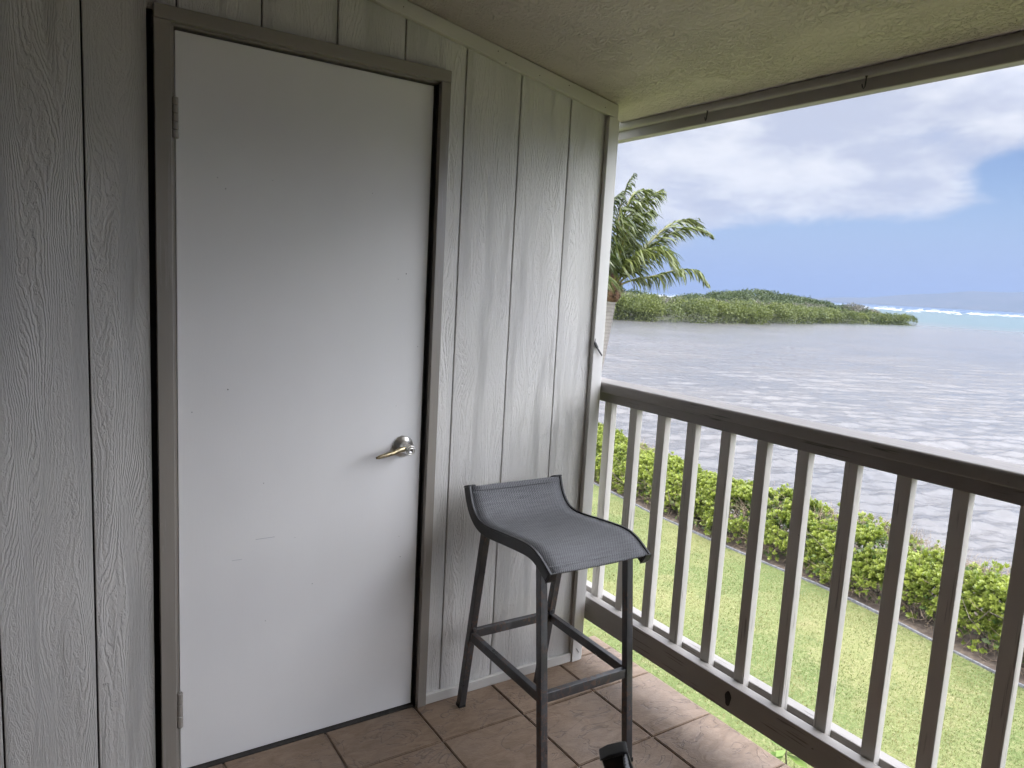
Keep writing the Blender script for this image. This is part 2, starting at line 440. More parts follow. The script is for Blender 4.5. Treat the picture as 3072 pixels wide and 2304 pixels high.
# ------------------------------------------------------------------ mesh builders
class MB:
    def __init__(self):
        self.v = []; self.f = []; self.mi = []; self.tint = None

    def quad_box(self, x0, x1, y0, y1, z0, z1):
        i = len(self.v)
        self.v += [(x0, y0, z0), (x1, y0, z0), (x1, y1, z0), (x0, y1, z0), (x0, y0, z1), (x1, y0, z1), (x1, y1, z1), (x0, y1, z1)]
        for a in ((0, 3, 2, 1), (4, 5, 6, 7), (0, 1, 5, 4), (1, 2, 6, 5), (2, 3, 7, 6), (3, 0, 4, 7)):
            self.f.append(tuple(i + k for k in a))
        return self

    def prism(self, poly, a, b, axis):
        """poly in the two other axes (in order), extruded from a to b along axis"""
        i = len(self.v); n = len(poly)

        def P(u, v, t):
            return {0: (t, u, v), 1: (u, t, v), 2: (u, v, t)}[axis]
        self.v += [P(u, v, a) for u, v in poly] + [P(u, v, b) for u, v in poly]
        self.f.append(tuple(i + k for k in range(n))[::-1]); self.f.append(tuple(i + n + k for k in range(n)))
        for k in range(n):
            j = (k + 1) % n
            self.f.append((i + k, i + j, i + n + j, i + n + k))
        return self

    def sweep(self, pts, sect, ups=None, cap=True):
        """sect: list of (a,b) offsets in the frame (side, up) at each point"""
        pts = [Vector(p) for p in pts]; base = len(self.v)
        for k, p in enumerate(pts):
            t = (pts[min(k + 1, len(pts) - 1)] - pts[max(k - 1, 0)]).normalized()
            up = Vector(ups) if ups is not None else Vector((0, 0, 1))
            if abs(t.dot(up)) > 0.97: up = Vector((0, 1, 0))
            side = t.cross(up).normalized(); upv = side.cross(t).normalized()
            s_ = sect(k) if callable(sect) else sect
            n = len(s_)
            self.v += [tuple(p + side * a + upv * b) for a, b in s_]
        for k in range(len(pts) - 1):
            for j in range(n):
                a = base + k * n + j; b = base + k * n + (j + 1) % n
                self.f.append((a, b, b + n, a + n))
        if cap:
            self.f.append(tuple(base + j for j in range(n))[::-1])
            self.f.append(tuple(base + (len(pts) - 1) * n + j for j in range(n)))
        return self

    def tube(self, pts, radii, n=8, cap=True):
        return self.sweep(pts, lambda k: [(radii[k] * math.cos(2 * PI * j / n), radii[k] * math.sin(2 * PI * j / n)) for j in range(n)], cap=cap)

    def lathe(self, prof, center, axis, n=32):
        """prof: list of (radius, distance along axis)"""
        c = Vector(center); ax = Vector(axis).normalized()
        u = ax.orthogonal().normalized(); v = ax.cross(u)
        base = len(self.v)
        for r, d in prof:
            self.v += [tuple(c + ax * d + (u * math.cos(2 * PI * j / n) + v * math.sin(2 * PI * j / n)) * r) for j in range(n)]
        for k in range(len(prof) - 1):
            for j in range(n):
                a = base + k * n + j; b = base + k * n + (j + 1) % n
                self.f.append((a, b, b + n, a + n))
        self.f.append(tuple(base + j for j in range(n))[::-1]); self.f.append(tuple(base + (len(prof) - 1) * n + j for j in range(n)))
        return self

    def mesh(self, name, material, smooth=False, origin=(0, 0, 0)):
        me = bpy.data.meshes.new(name)
        o = Vector(origin)
        me.from_pydata([tuple(Vector(p) - o) for p in self.v], [], self.f)
        bm = bmesh.new(); bm.from_mesh(me); bmesh.ops.recalc_face_normals(bm, faces=bm.faces); bm.to_mesh(me); bm.free()
        me.materials.append(MATS[material])
        if smooth:
            me.polygons.foreach_set('use_smooth', [True] * len(me.polygons))
        return me

    def build(self, name, material, parent=None, smooth=False, bevel=0.0, seg=2, local=False):
        """vertices are in world space unless local: they are moved into the parent's space"""
        org = Vector((0, 0, 0)) if (parent is None or local) else world_loc(parent)
        me = self.mesh(name, material, smooth, org)
        o = bpy.data.objects.new(name, me)
        col.objects.link(o)
        if parent is not None: o.parent = parent
        if bevel:
            b = o.modifiers.new('bevel', 'BEVEL'); b.width = bevel; b.segments = seg; b.limit_method = 'ANGLE'; b.angle_limit = R(40)
            me.polygons.foreach_set('use_smooth', [True] * len(me.polygons))
            o.modifiers.new('wn', 'WEIGHTED_NORMAL').keep_sharp = True
        return o


def world_loc(o):
    p = Vector((0, 0, 0))
    while o is not None:
        p += o.location; o = o.parent
    return p


def fast_mesh(name, V, F, material, tint=None, smooth=False, parent=None):
    """numpy verts (n,3), faces (m,k) all with the same number of corners"""
    V = np.asarray(V, np.float32); F = np.asarray(F, np.int32)
    me = bpy.data.meshes.new(name)
    k = F.shape[1]
    me.vertices.add(len(V)); me.vertices.foreach_set('co', V.ravel())
    me.loops.add(F.size); me.loops.foreach_set('vertex_index', F.ravel())
    me.polygons.add(len(F)); me.polygons.foreach_set('loop_start', np.arange(0, F.size, k, dtype=np.int32))
    me.polygons.foreach_set('loop_total', np.full(len(F), k, np.int32))
    if smooth: me.polygons.foreach_set('use_smooth', np.ones(len(F), bool))
    me.update(calc_edges=True)
    if tint is not None:
        at = me.attributes.new('tint', 'FLOAT', 'POINT'); at.data.foreach_set('value', np.asarray(tint, np.float32))
    me.materials.append(MATS[material])
    o = bpy.data.objects.new(name, me); col.objects.link(o)
    if parent is not None: o.parent = parent
    return o


def thing(name, label, cat, loc=(0, 0, 0), rotz=0.0, group=None):
    o = bpy.data.objects.new(name, None); col.objects.link(o)
    o.location = loc; o.rotation_euler = (0, 0, rotz); o.empty_display_size = 0.1
    return tag(o, label, cat, group)


def tag(o, label=None, cat=None, group=None, kind=None):
    if label: o['label'] = label
    if cat: o['category'] = cat
    if group: o['group'] = group
    if kind: o['kind'] = kind
    return o


def struct(o, label=None):
    o['kind'] = 'structure'
    if label: o['label'] = label
    return o


def vnoise(x, y, seed=0, oct=3):
    """value noise, numpy, about 0..1"""
    x = np.asarray(x, float); y = np.asarray(y, float); out = np.zeros(np.broadcast(x, y).shape); a = 1.0; tot = 0
    for o in range(oct):
        xi = np.floor(x).astype(np.int64); yi = np.floor(y).astype(np.int64); fx = x - xi; fy = y - yi
        fx = fx * fx * (3 - 2 * fx); fy = fy * fy * (3 - 2 * fy)

        def hsh(i, j):
            n = (i * 374761393 + j * 668265263 + (seed + o * 17) * 974711) & 0x7fffffff
            n = ((n ^ (n >> 13)) * 1274126177) & 0x7fffffff
            return ((n ^ (n >> 16)) & 0xffff) / 65535.0
        v = (hsh(xi, yi) * (1 - fx) + hsh(xi + 1, yi) * fx) * (1 - fy) + (hsh(xi, yi + 1) * (1 - fx) + hsh(xi + 1, yi + 1) * fx) * fy
        out += a * v; tot += a; a *= 0.5; x = x * 2.03 + 5.1; y = y * 2.03 + 1.7
    return out / tot


# ================================================================== LARGE STRUCTURE
CZ = lambda x: 2.2612 - 0.1806 * x            # ceiling height
GZ = -2.75                                     # lawn level
SEA = -3.60
XB = -1.55                                     # main building wall of the balcony
Y0, Y1 = 0.11, -6.0                            # ends of the balcony (this end wall; far end behind the camera)
XE = 1.32                                      # floor edge

# --- floor with tiles
fl = MB().quad_box(XB, XE - 0.012, Y1, Y0, -0.24, -0.007).build('floor', 'grout', None)
struct(fl)
TX, TY = 0.3027, 0.3008
xs = [0.4246 + TX * k for k in range(-8, 3)]
xs = [x for x in xs if x > XB] 
xs = [XB] + xs + [XE]
ys = [-0.002, -0.2136] + [-0.2136 - TY * k for k in range(1, 13)]
GAP = 0.0026
_tile_cache = {}


def tile_mesh(wx, wy, edge):
    key = (round(wx, 3), round(wy, 3), edge)
    if key not in _tile_cache:
        b = MB()
        if edge:      # rounded outer edge
            r = 0.03
            prof = [(-wx / 2, -0.022), (-wx / 2, 0.0)]
            prof += [(wx / 2 - r + r * math.sin(t), -r + r * math.cos(t)) for t in np.linspace(0, PI / 2, 7)] + [(wx / 2, -0.05), (wx / 2 - 0.012, -0.05), (wx / 2 - 0.012, -0.022)]
            i = len(b.v)
            b.prism(prof, -wy / 2, wy / 2, 1)
        else:
            b.quad_box(-wx / 2, wx / 2, -wy / 2, wy / 2, -0.022, 0.0)
        me = b.mesh('tile', 'slate_tile')
        bm = bmesh.new(); bm.from_mesh(me)
        ed = [e for e in bm.edges if e.calc_face_angle(0) > 0.6 and max(v.co.z for v in e.verts) > -0.001 and min(v.co.z for v in e.verts) > -0.001]
        bmesh.ops.bevel(bm, geom=ed, offset=0.0025, segments=2, affect='EDGES')
        bm.to_mesh(me); bm.free()
        me.polygons.foreach_set('use_smooth', [False] * len(me.polygons))
        _tile_cache[key] = me
    return _tile_cache[key]


for i in range(len(xs) - 1):
    for j in range(len(ys) - 1):
        x0, x1 = xs[i] + GAP, xs[i + 1] - (0 if i == len(xs) - 2 else GAP)
        y1, y0 = ys[j] - (GAP if j else 0), ys[j + 1] + GAP
        if x1 - x0 < 0.03: continue
        o = bpy.data.objects.new('tile', tile_mesh(x1 - x0, y1 - y0, i == len(xs) - 2))
        o.location = ((x0 + x1) / 2, (y0 + y1) / 2, random.uniform(-0.0008, 0.0006))
        o.rotation_euler = (random.uniform(-1, 1) * 0.0014, random.uniform(-1, 1) * 0.0014, random.uniform(-1, 1) * 0.002)
        o.parent = fl
        col.objects.link(o)

_o = bpy.data.objects.new('tile', tile_mesh(XE - 1.1335, Y0 + 0.0, True))
_o.location = ((1.1335 + XE) / 2, Y0 / 2 + 0.0007, -0.0003); _o.parent = fl; col.objects.link(_o)

# --- ceiling and roof
struct(MB().prism([(XB, CZ(XB)), (1.262, CZ(1.262)), (1.262, CZ(1.262) + 0.03), (XB, CZ(XB) + 0.03)], Y1, Y0, 1).build('ceiling', 'ceiling_stucco'))
struct(MB().prism([(XB - 3, CZ(XB - 3) + 0.035), (1.34, CZ(1.34) + 0.035), (1.34, CZ(1.34) + 0.20), (XB - 3, CZ(XB - 3) + 0.20)], Y1 - 1, Y0 + 0.05, 1).build('roof', 'roof_shingle'))

# --- unseen main building wall with a sliding glass door, darkened to hold back light (left of the frame), lower storey
bw = thing('building_wall', 'unseen main building wall, darkened to hold back light', 'wall', (XB, -3, 0))
MB().quad_box(XB - 0.15, XB, Y1, -3.4, -0.24, CZ(XB) + 0.03).quad_box(XB - 0.15, XB, -1.0, Y0, -0.24, CZ(XB) + 0.03).quad_box(XB - 0.15, XB, -3.4, -1.0, 2.05, CZ(XB) + 0.03).build('wall_panel', 'inner_wall_light_block', bw)
MB().quad_box(XB - 0.09, XB - 0.07, -3.34, -1.06, 0.05, 2.0).build('glass_pane', 'dark_glass', bw)
MB().quad_box(XB - 0.10, XB - 0.03, -3.4, -3.34, 0, 2.05).quad_box(XB - 0.10, XB - 0.03, -1.06, -1.0, 0, 2.05).quad_box(XB - 0.10, XB - 0.03, -2.23, -2.17, 0.05, 2.0).quad_box(XB - 0.10, XB - 0.03, -3.34, -1.06, 2.0, 2.05).quad_box(XB - 0.10, XB - 0.03, -3.34, -1.06, 0.0, 0.05).build('door_frame', 'trim_paint_vertical', bw)
lw_ = thing('lower_wall', 'plain stucco wall of the storey below the balcony', 'wall', (0.9, -3, GZ))
MB().quad_box(-6, 0.9, Y1 - 1, Y0 + 0.05, GZ - 0.2, -0.245).build('wall_panel', 'stucco_wall', lw_)
fe_ = thing('far_end_wall', 'plain end wall at the far end of the balcony', 'wall', (0, Y1, 0))
MB().quad_box(XB, 1.12, Y1 - 0.12, Y1, -0.24, CZ(1.12)).build('wall_panel', 'inner_wall_light_block', fe_)

# ================================================================== END WALL WITH SIDING
wall = thing('siding_wall', 'grey wood-grain siding wall around the closet door', 'wall', (0.4, 0, 0))
G0, S = -0.4928, 0.2032
DL, DRJ, HT = -0.305, 0.432, 2.006            # clear opening between casings, underside of head
TRZ = lambda x: 2.2173 - 0.1856 * x           # underside of sloping trim


def plank(x0, x1, z0, notch=None):
    gx = 0.0022
    a, b = x0 + gx, x1 - gx
    poly = [(a, z0), (b, z0), (b, TRZ(b) + 0.025), (a, TRZ(a) + 0.025)]
    if notch and notch[1] > 0:
        poly = [(a, z0), (notch[0], z0), (notch[0], 2.03), (b, 2.03), (b, TRZ(b) + 0.025), (a, TRZ(a) + 0.025)]
    elif notch:
        poly = [(a, 2.03), (notch[0], 2.03), (notch[0], z0), (b, z0), (b, TRZ(b) + 0.025), (a, TRZ(a) + 0.025)]
    o = MB().prism(poly, 0.0, 0.011, 1).build('siding_plank', 'siding_paint', wall, bevel=0.0018, seg=2)
    return o


k = -6
edges = [G0 + S * k for k in range(-6, 9)]
for a, b in zip(edges[:-1], edges[1:]):
    if b <= -0.45 or a >= 0.50:
        plank(max(a, XB), min(b, 1.118), 0.004)
    elif a < -0.4:
        plank(a, b, 0.004, (-0.357, 1))
    elif b > 0.5:
        plank(a, b, 0.004, (0.452, -1))
    else:
        plank(a, b, 2.03)
# backing with the door opening cut out (deep and dark behind the gaps)
MB().quad_box(XB, -0.3575, 0.0115, 0.10, 0, CZ(XB)).quad_box(-0.3575, -0.3335, 0.055, 0.10, 0, 2.10).quad_box(0.445, 1.118, 0.0115, 0.10, 0, TRZ(0.445)).quad_box(-0.3515, 0.4445, 0.0115, 0.10, 2.03, 2.20).build('wall_backing', 'gap_shade', wall)
MB().prism([(XB, TRZ(XB)), (1.121, TRZ(1.121)), (1.121, CZ(1.121) - 0.003), (XB, CZ(XB) - 0.003)], -0.020, -0.0005, 1).build('top_trim', 'pale_trim_paint_across', wall, bevel=0.0025)
MB().quad_box(1.082, 1.120, -0.021, -0.0005, 0.0, TRZ(1.082) - 0.004).build('corner_trim', 'pale_trim_paint', wall, bevel=0.002)
MB().quad_box(1.119, 1.130, -0.019, Y0, 0.0, TRZ(1.12) - 0.004).build('end_board', 'pale_trim_paint', wall, bevel=0.002)
MB().quad_box(0.464, 1.081, -0.015, -0.0005, 0.0, 0.034).build('skirting', 'pale_trim_paint_across', wall, bevel=0.002)
for (x, z) in ((0.62, 0.0), (0.90, 0.0), (0.30, 0.0), (1.06, 0.0), (0.78, 0.0)):
    zz = TRZ(x) + random.uniform(0.012, 0.03)
    MB().lathe([(0.0016, 0), (0.0016, 0.0012)], (x, -0.0201, zz), (0, -1, 0), 8).build('nail_head', 'knot_wood', wall)
MB().tube([(1.098, -0.0215, 0.052), (1.102, -0.024, 0.048), (1.112, -0.023, 0.034)], [0.0011] * 3, 6).build('bent_nail', 'black_metal', wall)

# --- door frame
fr = thing('door_frame', 'taupe painted frame around the white closet door', 'door frame', (0.06, 0, 0))
MB().quad_box(-0.3435, DL, -0.020, 0.0, 0.0, HT).build('casing', 'trim_paint_vertical', fr, bevel=0.002)
MB().quad_box(DRJ, 0.463, -0.020, 0.0, 0.0, HT).build('casing', 'trim_paint_vertical', fr, bevel=0.002)
MB().quad_box(-0.3435, 0.463, -0.0215, 0.0, HT, 2.0396).build('casing', 'trim_paint_across', fr, bevel=0.002)
MB().quad_box(-0.334, DL + 0.009, 0.0008, 0.095, 0.0, HT - 0.006).build('jamb', 'trim_paint_vertical', fr)
MB().quad_box(DRJ - 0.001, 0.4455, 0.0005, 0.095, 0.0, HT - 0.006).build('jamb', 'gap_shade', fr)  # jamb coloured near-black in place of the shade on it
MB().quad_box(0.4235, DRJ - 0.0012, 0.018, 0.05, 0.0, HT - 0.006).build('gap_shade_strip', 'gap_shade', fr)  # added strip, its dark colour stands in for shade beside the door
MB().quad_box(-0.340, 0.444, 0.0008, 0.094, HT - 0.005, 2.029).build('jamb', 'trim_paint_across', fr)
MB().quad_box(-0.29, 0.43, 0.050, 0.06, 0.0, 2.0).build('stop_panel', 'gap_shade', fr)

MB().quad_box(-0.295, 0.431, -0.0015, 0.0495, -0.0065, 0.0025).build('under_door_strip', 'gap_shade', fr)  # dark strip added to draw the thin dark line under the door

# --- door
dr = thing('door', 'flush off-white door with a lever handle in the siding wall', 'door', (0.06, 0.012, 0.005))
slab = MB().quad_box(-0.2925, 0.4215, 0.012, 0.046, 0.006, 1.995).build('door_slab', 'door_paint', dr, bevel=0.0015)
for z0, z1, n in ((1.735, 1.834, 5), (0.143, 0.247, 3)):
    hg = MB().quad_box(-0.3035, -0.296, 0.002, 0.0115, z0, z1).build('hinge', 'trim_paint_vertical', dr)
    step = (z1 - z0) / n
    for q_ in range(n):
        MB().lathe([(0.0072, 0.0004), (0.0082, 0.0018), (0.0082, step - 0.0018), (0.0072, step - 0.0004)], (-0.2945, 0.0025, z0 + q_ * step), (0, 0, 1), 14).build('hinge_knuckle', 'trim_paint_vertical', hg, smooth=False)
MB().quad_box(-0.090, -0.036, 0.0112, 0.0121, 0.6555, 0.6568).build('scratch', 'foam', dr)
MB().quad_box(-0.155, -0.127, 0.0112, 0.0121, 0.6030, 0.6040).build('scratch', 'foam', dr)
for _k in range(16):
    sx_, sz_ = random.uniform(-0.26, 0.40), random.uniform(0.15, 1.95)
    MB().lathe([(random.uniform(0.0008, 0.0018), 0), (0.0006, 0.0006)], (sx_, 0.0119, sz_), (0, -1, 0), 7).build('speck', 'knot_wood', dr)
HX, HZ = 0.3585, 0.8955
hd = MB().lathe([(0.0345, 0.0), (0.0350, 0.003), (0.0335, 0.006), (0.0295, 0.0085), (0.0285, 0.0095), (0.0215, 0.0135), (0.0165, 0.019), (0.0145, 0.026), (0.0142, 0.036)],
                (HX, 0.0118, HZ), (0, -1, 0), 40).build('lever_handle', 'satin_nickel', dr, smooth=True)
MB().lathe([(0.0142, 0.0), (0.0160, 0.003), (0.0168, 0.010), (0.0168, 0.026), (0.0150, 0.031), (0.0128, 0.032), (0.0122, 0.0305)], (HX - 0.002, -0.0235, HZ), (0, -1, 0), 32).build('handle_hub', 'satin_nickel', hd, smooth=True)
MB().lathe([(0.0095, 0.0), (0.0095, 0.003), (0.0085, 0.004), (0.0062, 0.0042), (0.0060, 0.0034)], (HX - 0.002, -0.0535, HZ), (0, -1, 0), 28).build('lock_button', 'satin_nickel', hd, smooth=True)
MB().lathe([(0.0022, 0.0), (0.0022, 0.0006)], (HX - 0.002, -0.0570, HZ), (0, -1, 0), 12).build('button_hole', 'knot_wood', hd)
tl = np.linspace(0, 1, 13)
lp = [(HX - 0.008 - 0.106 * t, -0.041 - 0.010 * t - 0.004 * math.sin(PI * t), HZ + 0.002 + 0.003 * math.sin(PI * min(1, t * 2.2)) - 0.017 * t ** 1.3) for t in tl]


def lever_sec(k):
    t = tl[k]
    a = 0.0085 - 0.003 * t + 0.001 * math.sin(PI * t); b = 0.0105 - 0.0035 * t
    if k == len(tl) - 1: a *= 0.55; b *= 0.5
    return [(a * 0.62 * math.cos(2 * PI * j / 14), b * 0.78 * math.sin(2 * PI * j / 14)) for j in range(14)]


MB().sweep(lp, lever_sec).build('lever', 'worn_brass', hd, smooth=True)

# ================================================================== EAVE BEAM, HOOKS
bm_ = thing('eave_beam', 'painted beam along the balcony eave against the sky', 'beam', (1.28, -1, 1.976))
MB().quad_box(1.262, 1.300, Y1, 0.60, 1.976, CZ(1.30) + 0.03).build('beam_board', 'beam_paint', bm_, bevel=0.004, seg=3)
MB().prism([(1.2435, CZ(1.2435) - 0.002), (1.2425, 2.022), (1.2450, 2.013), (1.2500, 2.009), (1.2615, 2.009), (1.2615, CZ(1.2615) - 0.002)], Y1, 0.60, 1).build('cover_strip', 'beam_paint', bm_, smooth=False, bevel=0.002)
for i, (yy, lab) in enumerate(((-0.312, 'small black hook under the eave beam nearer the siding wall'), (-0.858, 'small black hook under the eave beam farther from the siding wall'))):
    h = thing('cup_hook', lab, 'hook', (1.248, yy, 2.012), 0, 'hooks along the eave beam')
    MB().tube([(0, 0, 0.004), (-0.001, 0, -0.012), (-0.004, -0.001, -0.027), (-0.001, 0.004, -0.031), (0.003, 0.010, -0.027), (0.005, 0.014, -0.018)], [0.0019] * 6, 8).build('hook_wire', 'black_plastic', h, local=True, smooth=True)
    MB().lathe([(0.004, 0), (0.004, 0.002)], (0, 0, -0.002), (0, 0, 1), 12).build('hook_collar', 'black_plastic', h, local=True)

# cable clip screwed on the corner trim
cl = thing('cable_clip', 'small black plastic clip on the corner trim of the siding wall', 'clip', (1.082, -0.0225, 1.222))
MB().sweep([(1.0815, -0.026, 1.228), (1.092, -0.027, 1.211), (1.0935, -0.027, 1.2085)], [(-0.0042, -0.0032), (0.0042, -0.0032), (0.0042, 0.0032), (-0.0042, 0.0032)], ups=(0, -1, 0)).build('clip_body', 'black_plastic', cl, bevel=0.001)
MB().sweep([(1.0935, -0.027, 1.209), (1.104, -0.030, 1.194), (1.1135, -0.033, 1.1815)], [(-0.0026, -0.0022), (0.0026, -0.0022), (0.0026, 0.0022), (-0.0026, 0.0022)], ups=(0, -1, 0)).build('clip_arm', 'black_plastic', cl, bevel=0.0008)
MB().tube([(1.0812, -0.0265, 1.227), (1.0815, -0.027, 1.235), (1.0825, -0.027, 1.2425)], [0.0022, 0.0015, 0.001], 8).build('clip_tail', 'black_plastic', cl, smooth=True)

# ================================================================== RAILING
rl = thing('railing', 'painted wooden balcony railing with square balusters', 'railing', (1.2, -1.5, 0.155))
YA, YB = 0.55, -5.9
cap = [(1.137, 1.046), (1.232, 1.046), (1.236, 1.050), (1.236, 1.078), (1.232, 1.082), (1.142, 1.082), (1.1385, 1.0805), (1.136, 1.077), (1.1345, 1.071), (1.1345, 1.050)]
MB().prism(cap, YA, YB, 1).build('cap_rail', 'cap_paint', rl, bevel=0.0015)
MB().quad_box(1.166, 1.226, YB, YA, 1.006, 1.0455).build('sub_rail', 'cap_paint', rl, bevel=0.0025)
MB().quad_box(1.146, 1.1835, YB, YA, 0.155, 0.245).build('bottom_board', 'rail_paint_long', rl, bevel=0.003)
MB().quad_box(1.2125, 1.250, YB, YA, 0.157, 0.247).build('bottom_board', 'rail_paint_long', rl, bevel=0.003)
bal = MB().quad_box(-0.014, 0.014, -0.019, 0.019, 0.16, 1.007).build('baluster', 'rail_paint_upright', None, bevel=0.002)
bal.parent = rl
first = True
for i in range(-3, 24):
    o = bal if first else bal.copy()
    if not first: col.objects.link(o)
    first = False
    o.parent = rl
    o.location = Vector((1.198, 0.0145 - 0.019 - 0.1394 * i, 0)) - rl.location
    o.rotation_euler = (random.uniform(-1, 1) * 0.003, random.uniform(-1, 1) * 0.002, random.uniform(-1, 1) * 0.03)
# knot hole in the inner bottom board
kb = [(0.011 * math.cos(t), 0.024 * math.sin(t)) for t in np.linspace(0, 2 * PI, 20, endpoint=False)]
MB().prism([(-0.700 + a * (1 + 0.15 * math.sin(3 * b * 60)), 0.198 + b) for a, b in kb], 1.1445, 1.1462, 0).build('knot_hole', 'knot_wood', rl)


# ================================================================== BAR STOOLS
PROF = [(-0.2148, 0.7739), (-0.1965, 0.7293), (-0.1659, 0.6945), (-0.1163, 0.6783), (-0.0169, 0.6869), (0.1015, 0.698), (0.1544, 0.6967), (0.1957, 0.6841), (0.2466, 0.6543)]


def catmull(P, n):
    P = [np.array(p) for p in P]; P = [2 * P[0] - P[1]] + P + [2 * P[-1] - P[-2]]; out = []
    for i in range(1, len(P) - 2):
        for t in np.linspace(0, 1, n, endpoint=False):
            a, b, c, d = P[i - 1], P[i], P[i + 1], P[i + 2]
            out.append(0.5 * ((2 * b) + (-a + c) * t + (2 * a - 5 * b + 4 * c - d) * t ** 2 + (-a + 3 * b - 3 * c + d) * t ** 3))
    out.append(P[-2]); return np.array(out)


def smooth_prof():
    q_ = catmull(PROF, 10)
    for _ in range(14):
        q_[1:-1] = 0.25 * q_[:-2] + 0.5 * q_[1:-1] + 0.25 * q_[2:]
    return q_


SP = smooth_prof()
TN = np.gradient(SP, axis=0); TN /= np.linalg.norm(TN, axis=1)[:, None]
NR = np.stack([-TN[:, 1], TN[:, 0]], 1)         # up-facing normal in the (w,z) plane
NR *= np.sign(NR[:, 1:2])


def make_stool(name, label, loc, rotz):
    # local axes: x = width, -y = front
    t = thing(name, label, 'bar stool', loc, rotz, 'black sling bar stools')
    HW, LW, T = 0.1817, 0.1693, 0.024
    Hh = 0.036

    def strip(x0, x1, d0, d1, i0=0, i1=len(SP)):
        b = MB(); n = i1 - i0
        for x in (x0, x1):
            for d in (d0, d1):
                for k in range(i0, i1):
                    p = SP[k] + NR[k] * d
                    b.v.append((x, -p[0], p[1]))
        A, B, C, D = 0, n, 2 * n, 3 * n
        for k in range(n - 1):
            for u, v in ((A, B), (B, D), (D, C), (C, A)):
                b.f.append((u + k, u + k + 1, v + k + 1, v + k))
        for k in (0, n - 1):
            b.f.append((A + k, B + k, D + k, C + k))
        return b
    for s in (-1, 1):
        a, c = sorted((s * HW, s * (HW - 0.022)))
        rail = strip(a, c, -Hh, -0.003).build('side_rail', 'black_rail_metal', t, local=True, bevel=0.004, seg=3)
        a2, c2 = sorted((s * HW, s * (HW - 0.007)))
        strip(a2, c2, -0.0035, 0.002).build('rail_lip', 'black_rail_metal', rail, local=True, bevel=0.0008)
        for e, sgn in ((0, -1), (len(SP) - 1, 1)):
            p, n_, tn = SP[e], NR[e], TN[e] * sgn
            b = MB()
            prof = []
            for (dd, ext) in ((0.0035, 0.0), (0.0035, 0.003), (-0.004, 0.005), (-0.024, 0.0055), (-0.037, 0.002), (-0.038, 0.0)):
                pp = p + n_ * dd + tn * ext
                prof.append((-pp[0], pp[1]))
            xa, xb = sorted((s * (HW + 0.0012), s * (HW - 0.0235)))
            b.prism(prof, xa, xb, 0)
            b.build('end_cap', 'black_plastic', rail, local=True, bevel=0.0015)
    sl = strip(-HW + 0.005, HW - 0.005, -0.005, -0.0025, 0, len(SP))
    # finer sling: subdivide across with a slight sag
    b = MB(); nx = 9; n = len(SP)
    for k in range(n):
        for j in range(nx):
            u = -1 + 2 * j / (nx - 1)
            sag = -0.004 * (1 - u * u)
            p = SP[k] + NR[k] * (-0.002 + sag)
            b.v.append((u * (HW - 0.006), -p[0], p[1]))
    for k in range(n - 1):
        for j in range(nx - 1):
            a = k * nx + j
            b.f.append((a, a + 1, a + nx + 1, a + nx))
    so = b.build('sling_seat', 'sling_mesh', t, local=True, smooth=True)
    sm = so.modifiers.new('thick', 'SOLIDIFY'); sm.thickness = 0.0022; sm.offset = -1
    for e, inn in ((0, 4), (n - 1, n - 5)):
        hb = MB()
        pts = []
        for j in range(17):
            u = -1 + 2 * j / 16
            p = SP[inn] + NR[inn] * (-0.0016 - 0.004 * (1 - u * u))
            pts.append((u * (HW - 0.012), -p[0], p[1]))
        hb.tube(pts, [0.0009] * 17, 6)
        hb.build('hem_stitch', 'sling_stitch', so, local=True)
        hb = MB(); lo, hi = (0, 5) if e == 0 else (n - 5, n)
        for k in range(lo, hi):
            for j in range(nx):
                u = -1 + 2 * j / (nx - 1)
                p = SP[k] + NR[k] * (-0.0008 - 0.004 * (1 - u * u))
                hb.v.append((u * (HW - 0.008), -p[0], p[1]))
        for k in range(hi - lo - 1):
            for j in range(nx - 1):
                a = k * nx + j
                hb.f.append((a, a + 1, a + nx + 1, a + nx))
        hbo = hb.build('hem', 'sling_mesh', so, local=True, smooth=True)
        s2 = hbo.modifiers.new('thick', 'SOLIDIFY'); s2.thickness = 0.004; s2.offset = -1

    def zprof(wv):
        return float(np.interp(wv, SP[:, 0], SP[:, 1]))
    # legs (square tube); front faces given by the outer front corner
    for s in (-1, 1):
        for (w0, w1, zt) in ((-0.2312, -0.1230, 0.652), (0.2555, 0.1850, 0.650)):
            b = MB()
            x0, x1 = sorted((s * LW, s * (LW - T)))
            i = len(b.v)
            def ring(wv, z):
                return [(x0, -wv, z), (x1, -wv, z), (x1, -(wv - T), z), (x0, -(wv - T), z)]
            b.v += ring(w0, 0.0) + ring(w1, zt)
            b.f += [(3, 2, 1, 0), (4, 5, 6, 7), (0, 1, 5, 4), (1, 2, 6, 5), (2, 3, 7, 6), (3, 0, 4, 7)]
            lg = b.build('leg', 'black_metal', t, local=True, bevel=0.002)
            f = MB()
            f.v += [(x, y, z) for (x, y, z) in ring(w0 + 0.0008, 0.012)] + ring(w0 + 0.0018, 0.0)
            f.v = [(x * (1 + 0.006), y, z) for x, y, z in f.v]
            f.f += [(0, 1, 2, 3), (7, 6, 5, 4), (0, 4, 5, 1), (1, 5, 6, 2), (2, 6, 7, 3), (3, 7, 4, 0)]
            f.build('foot_plug', 'black_plastic', lg, local=True)
    zs = 0.2885
    wl = lambda w0, w1, zt, z: w0 + (w1 - w0) * z / zt
    wf = wl(0.2555, 0.1850, 0.650, zs); wr = wl(-0.2312, -0.1230, 0.652, zs)
    h2 = 0.029
    MB().quad_box(-LW + T, LW - T, -(wf - 0.003), -(wf - 0.021), zs - h2, zs).build('stretcher', 'black_metal', t, local=True, bevel=0.0015)
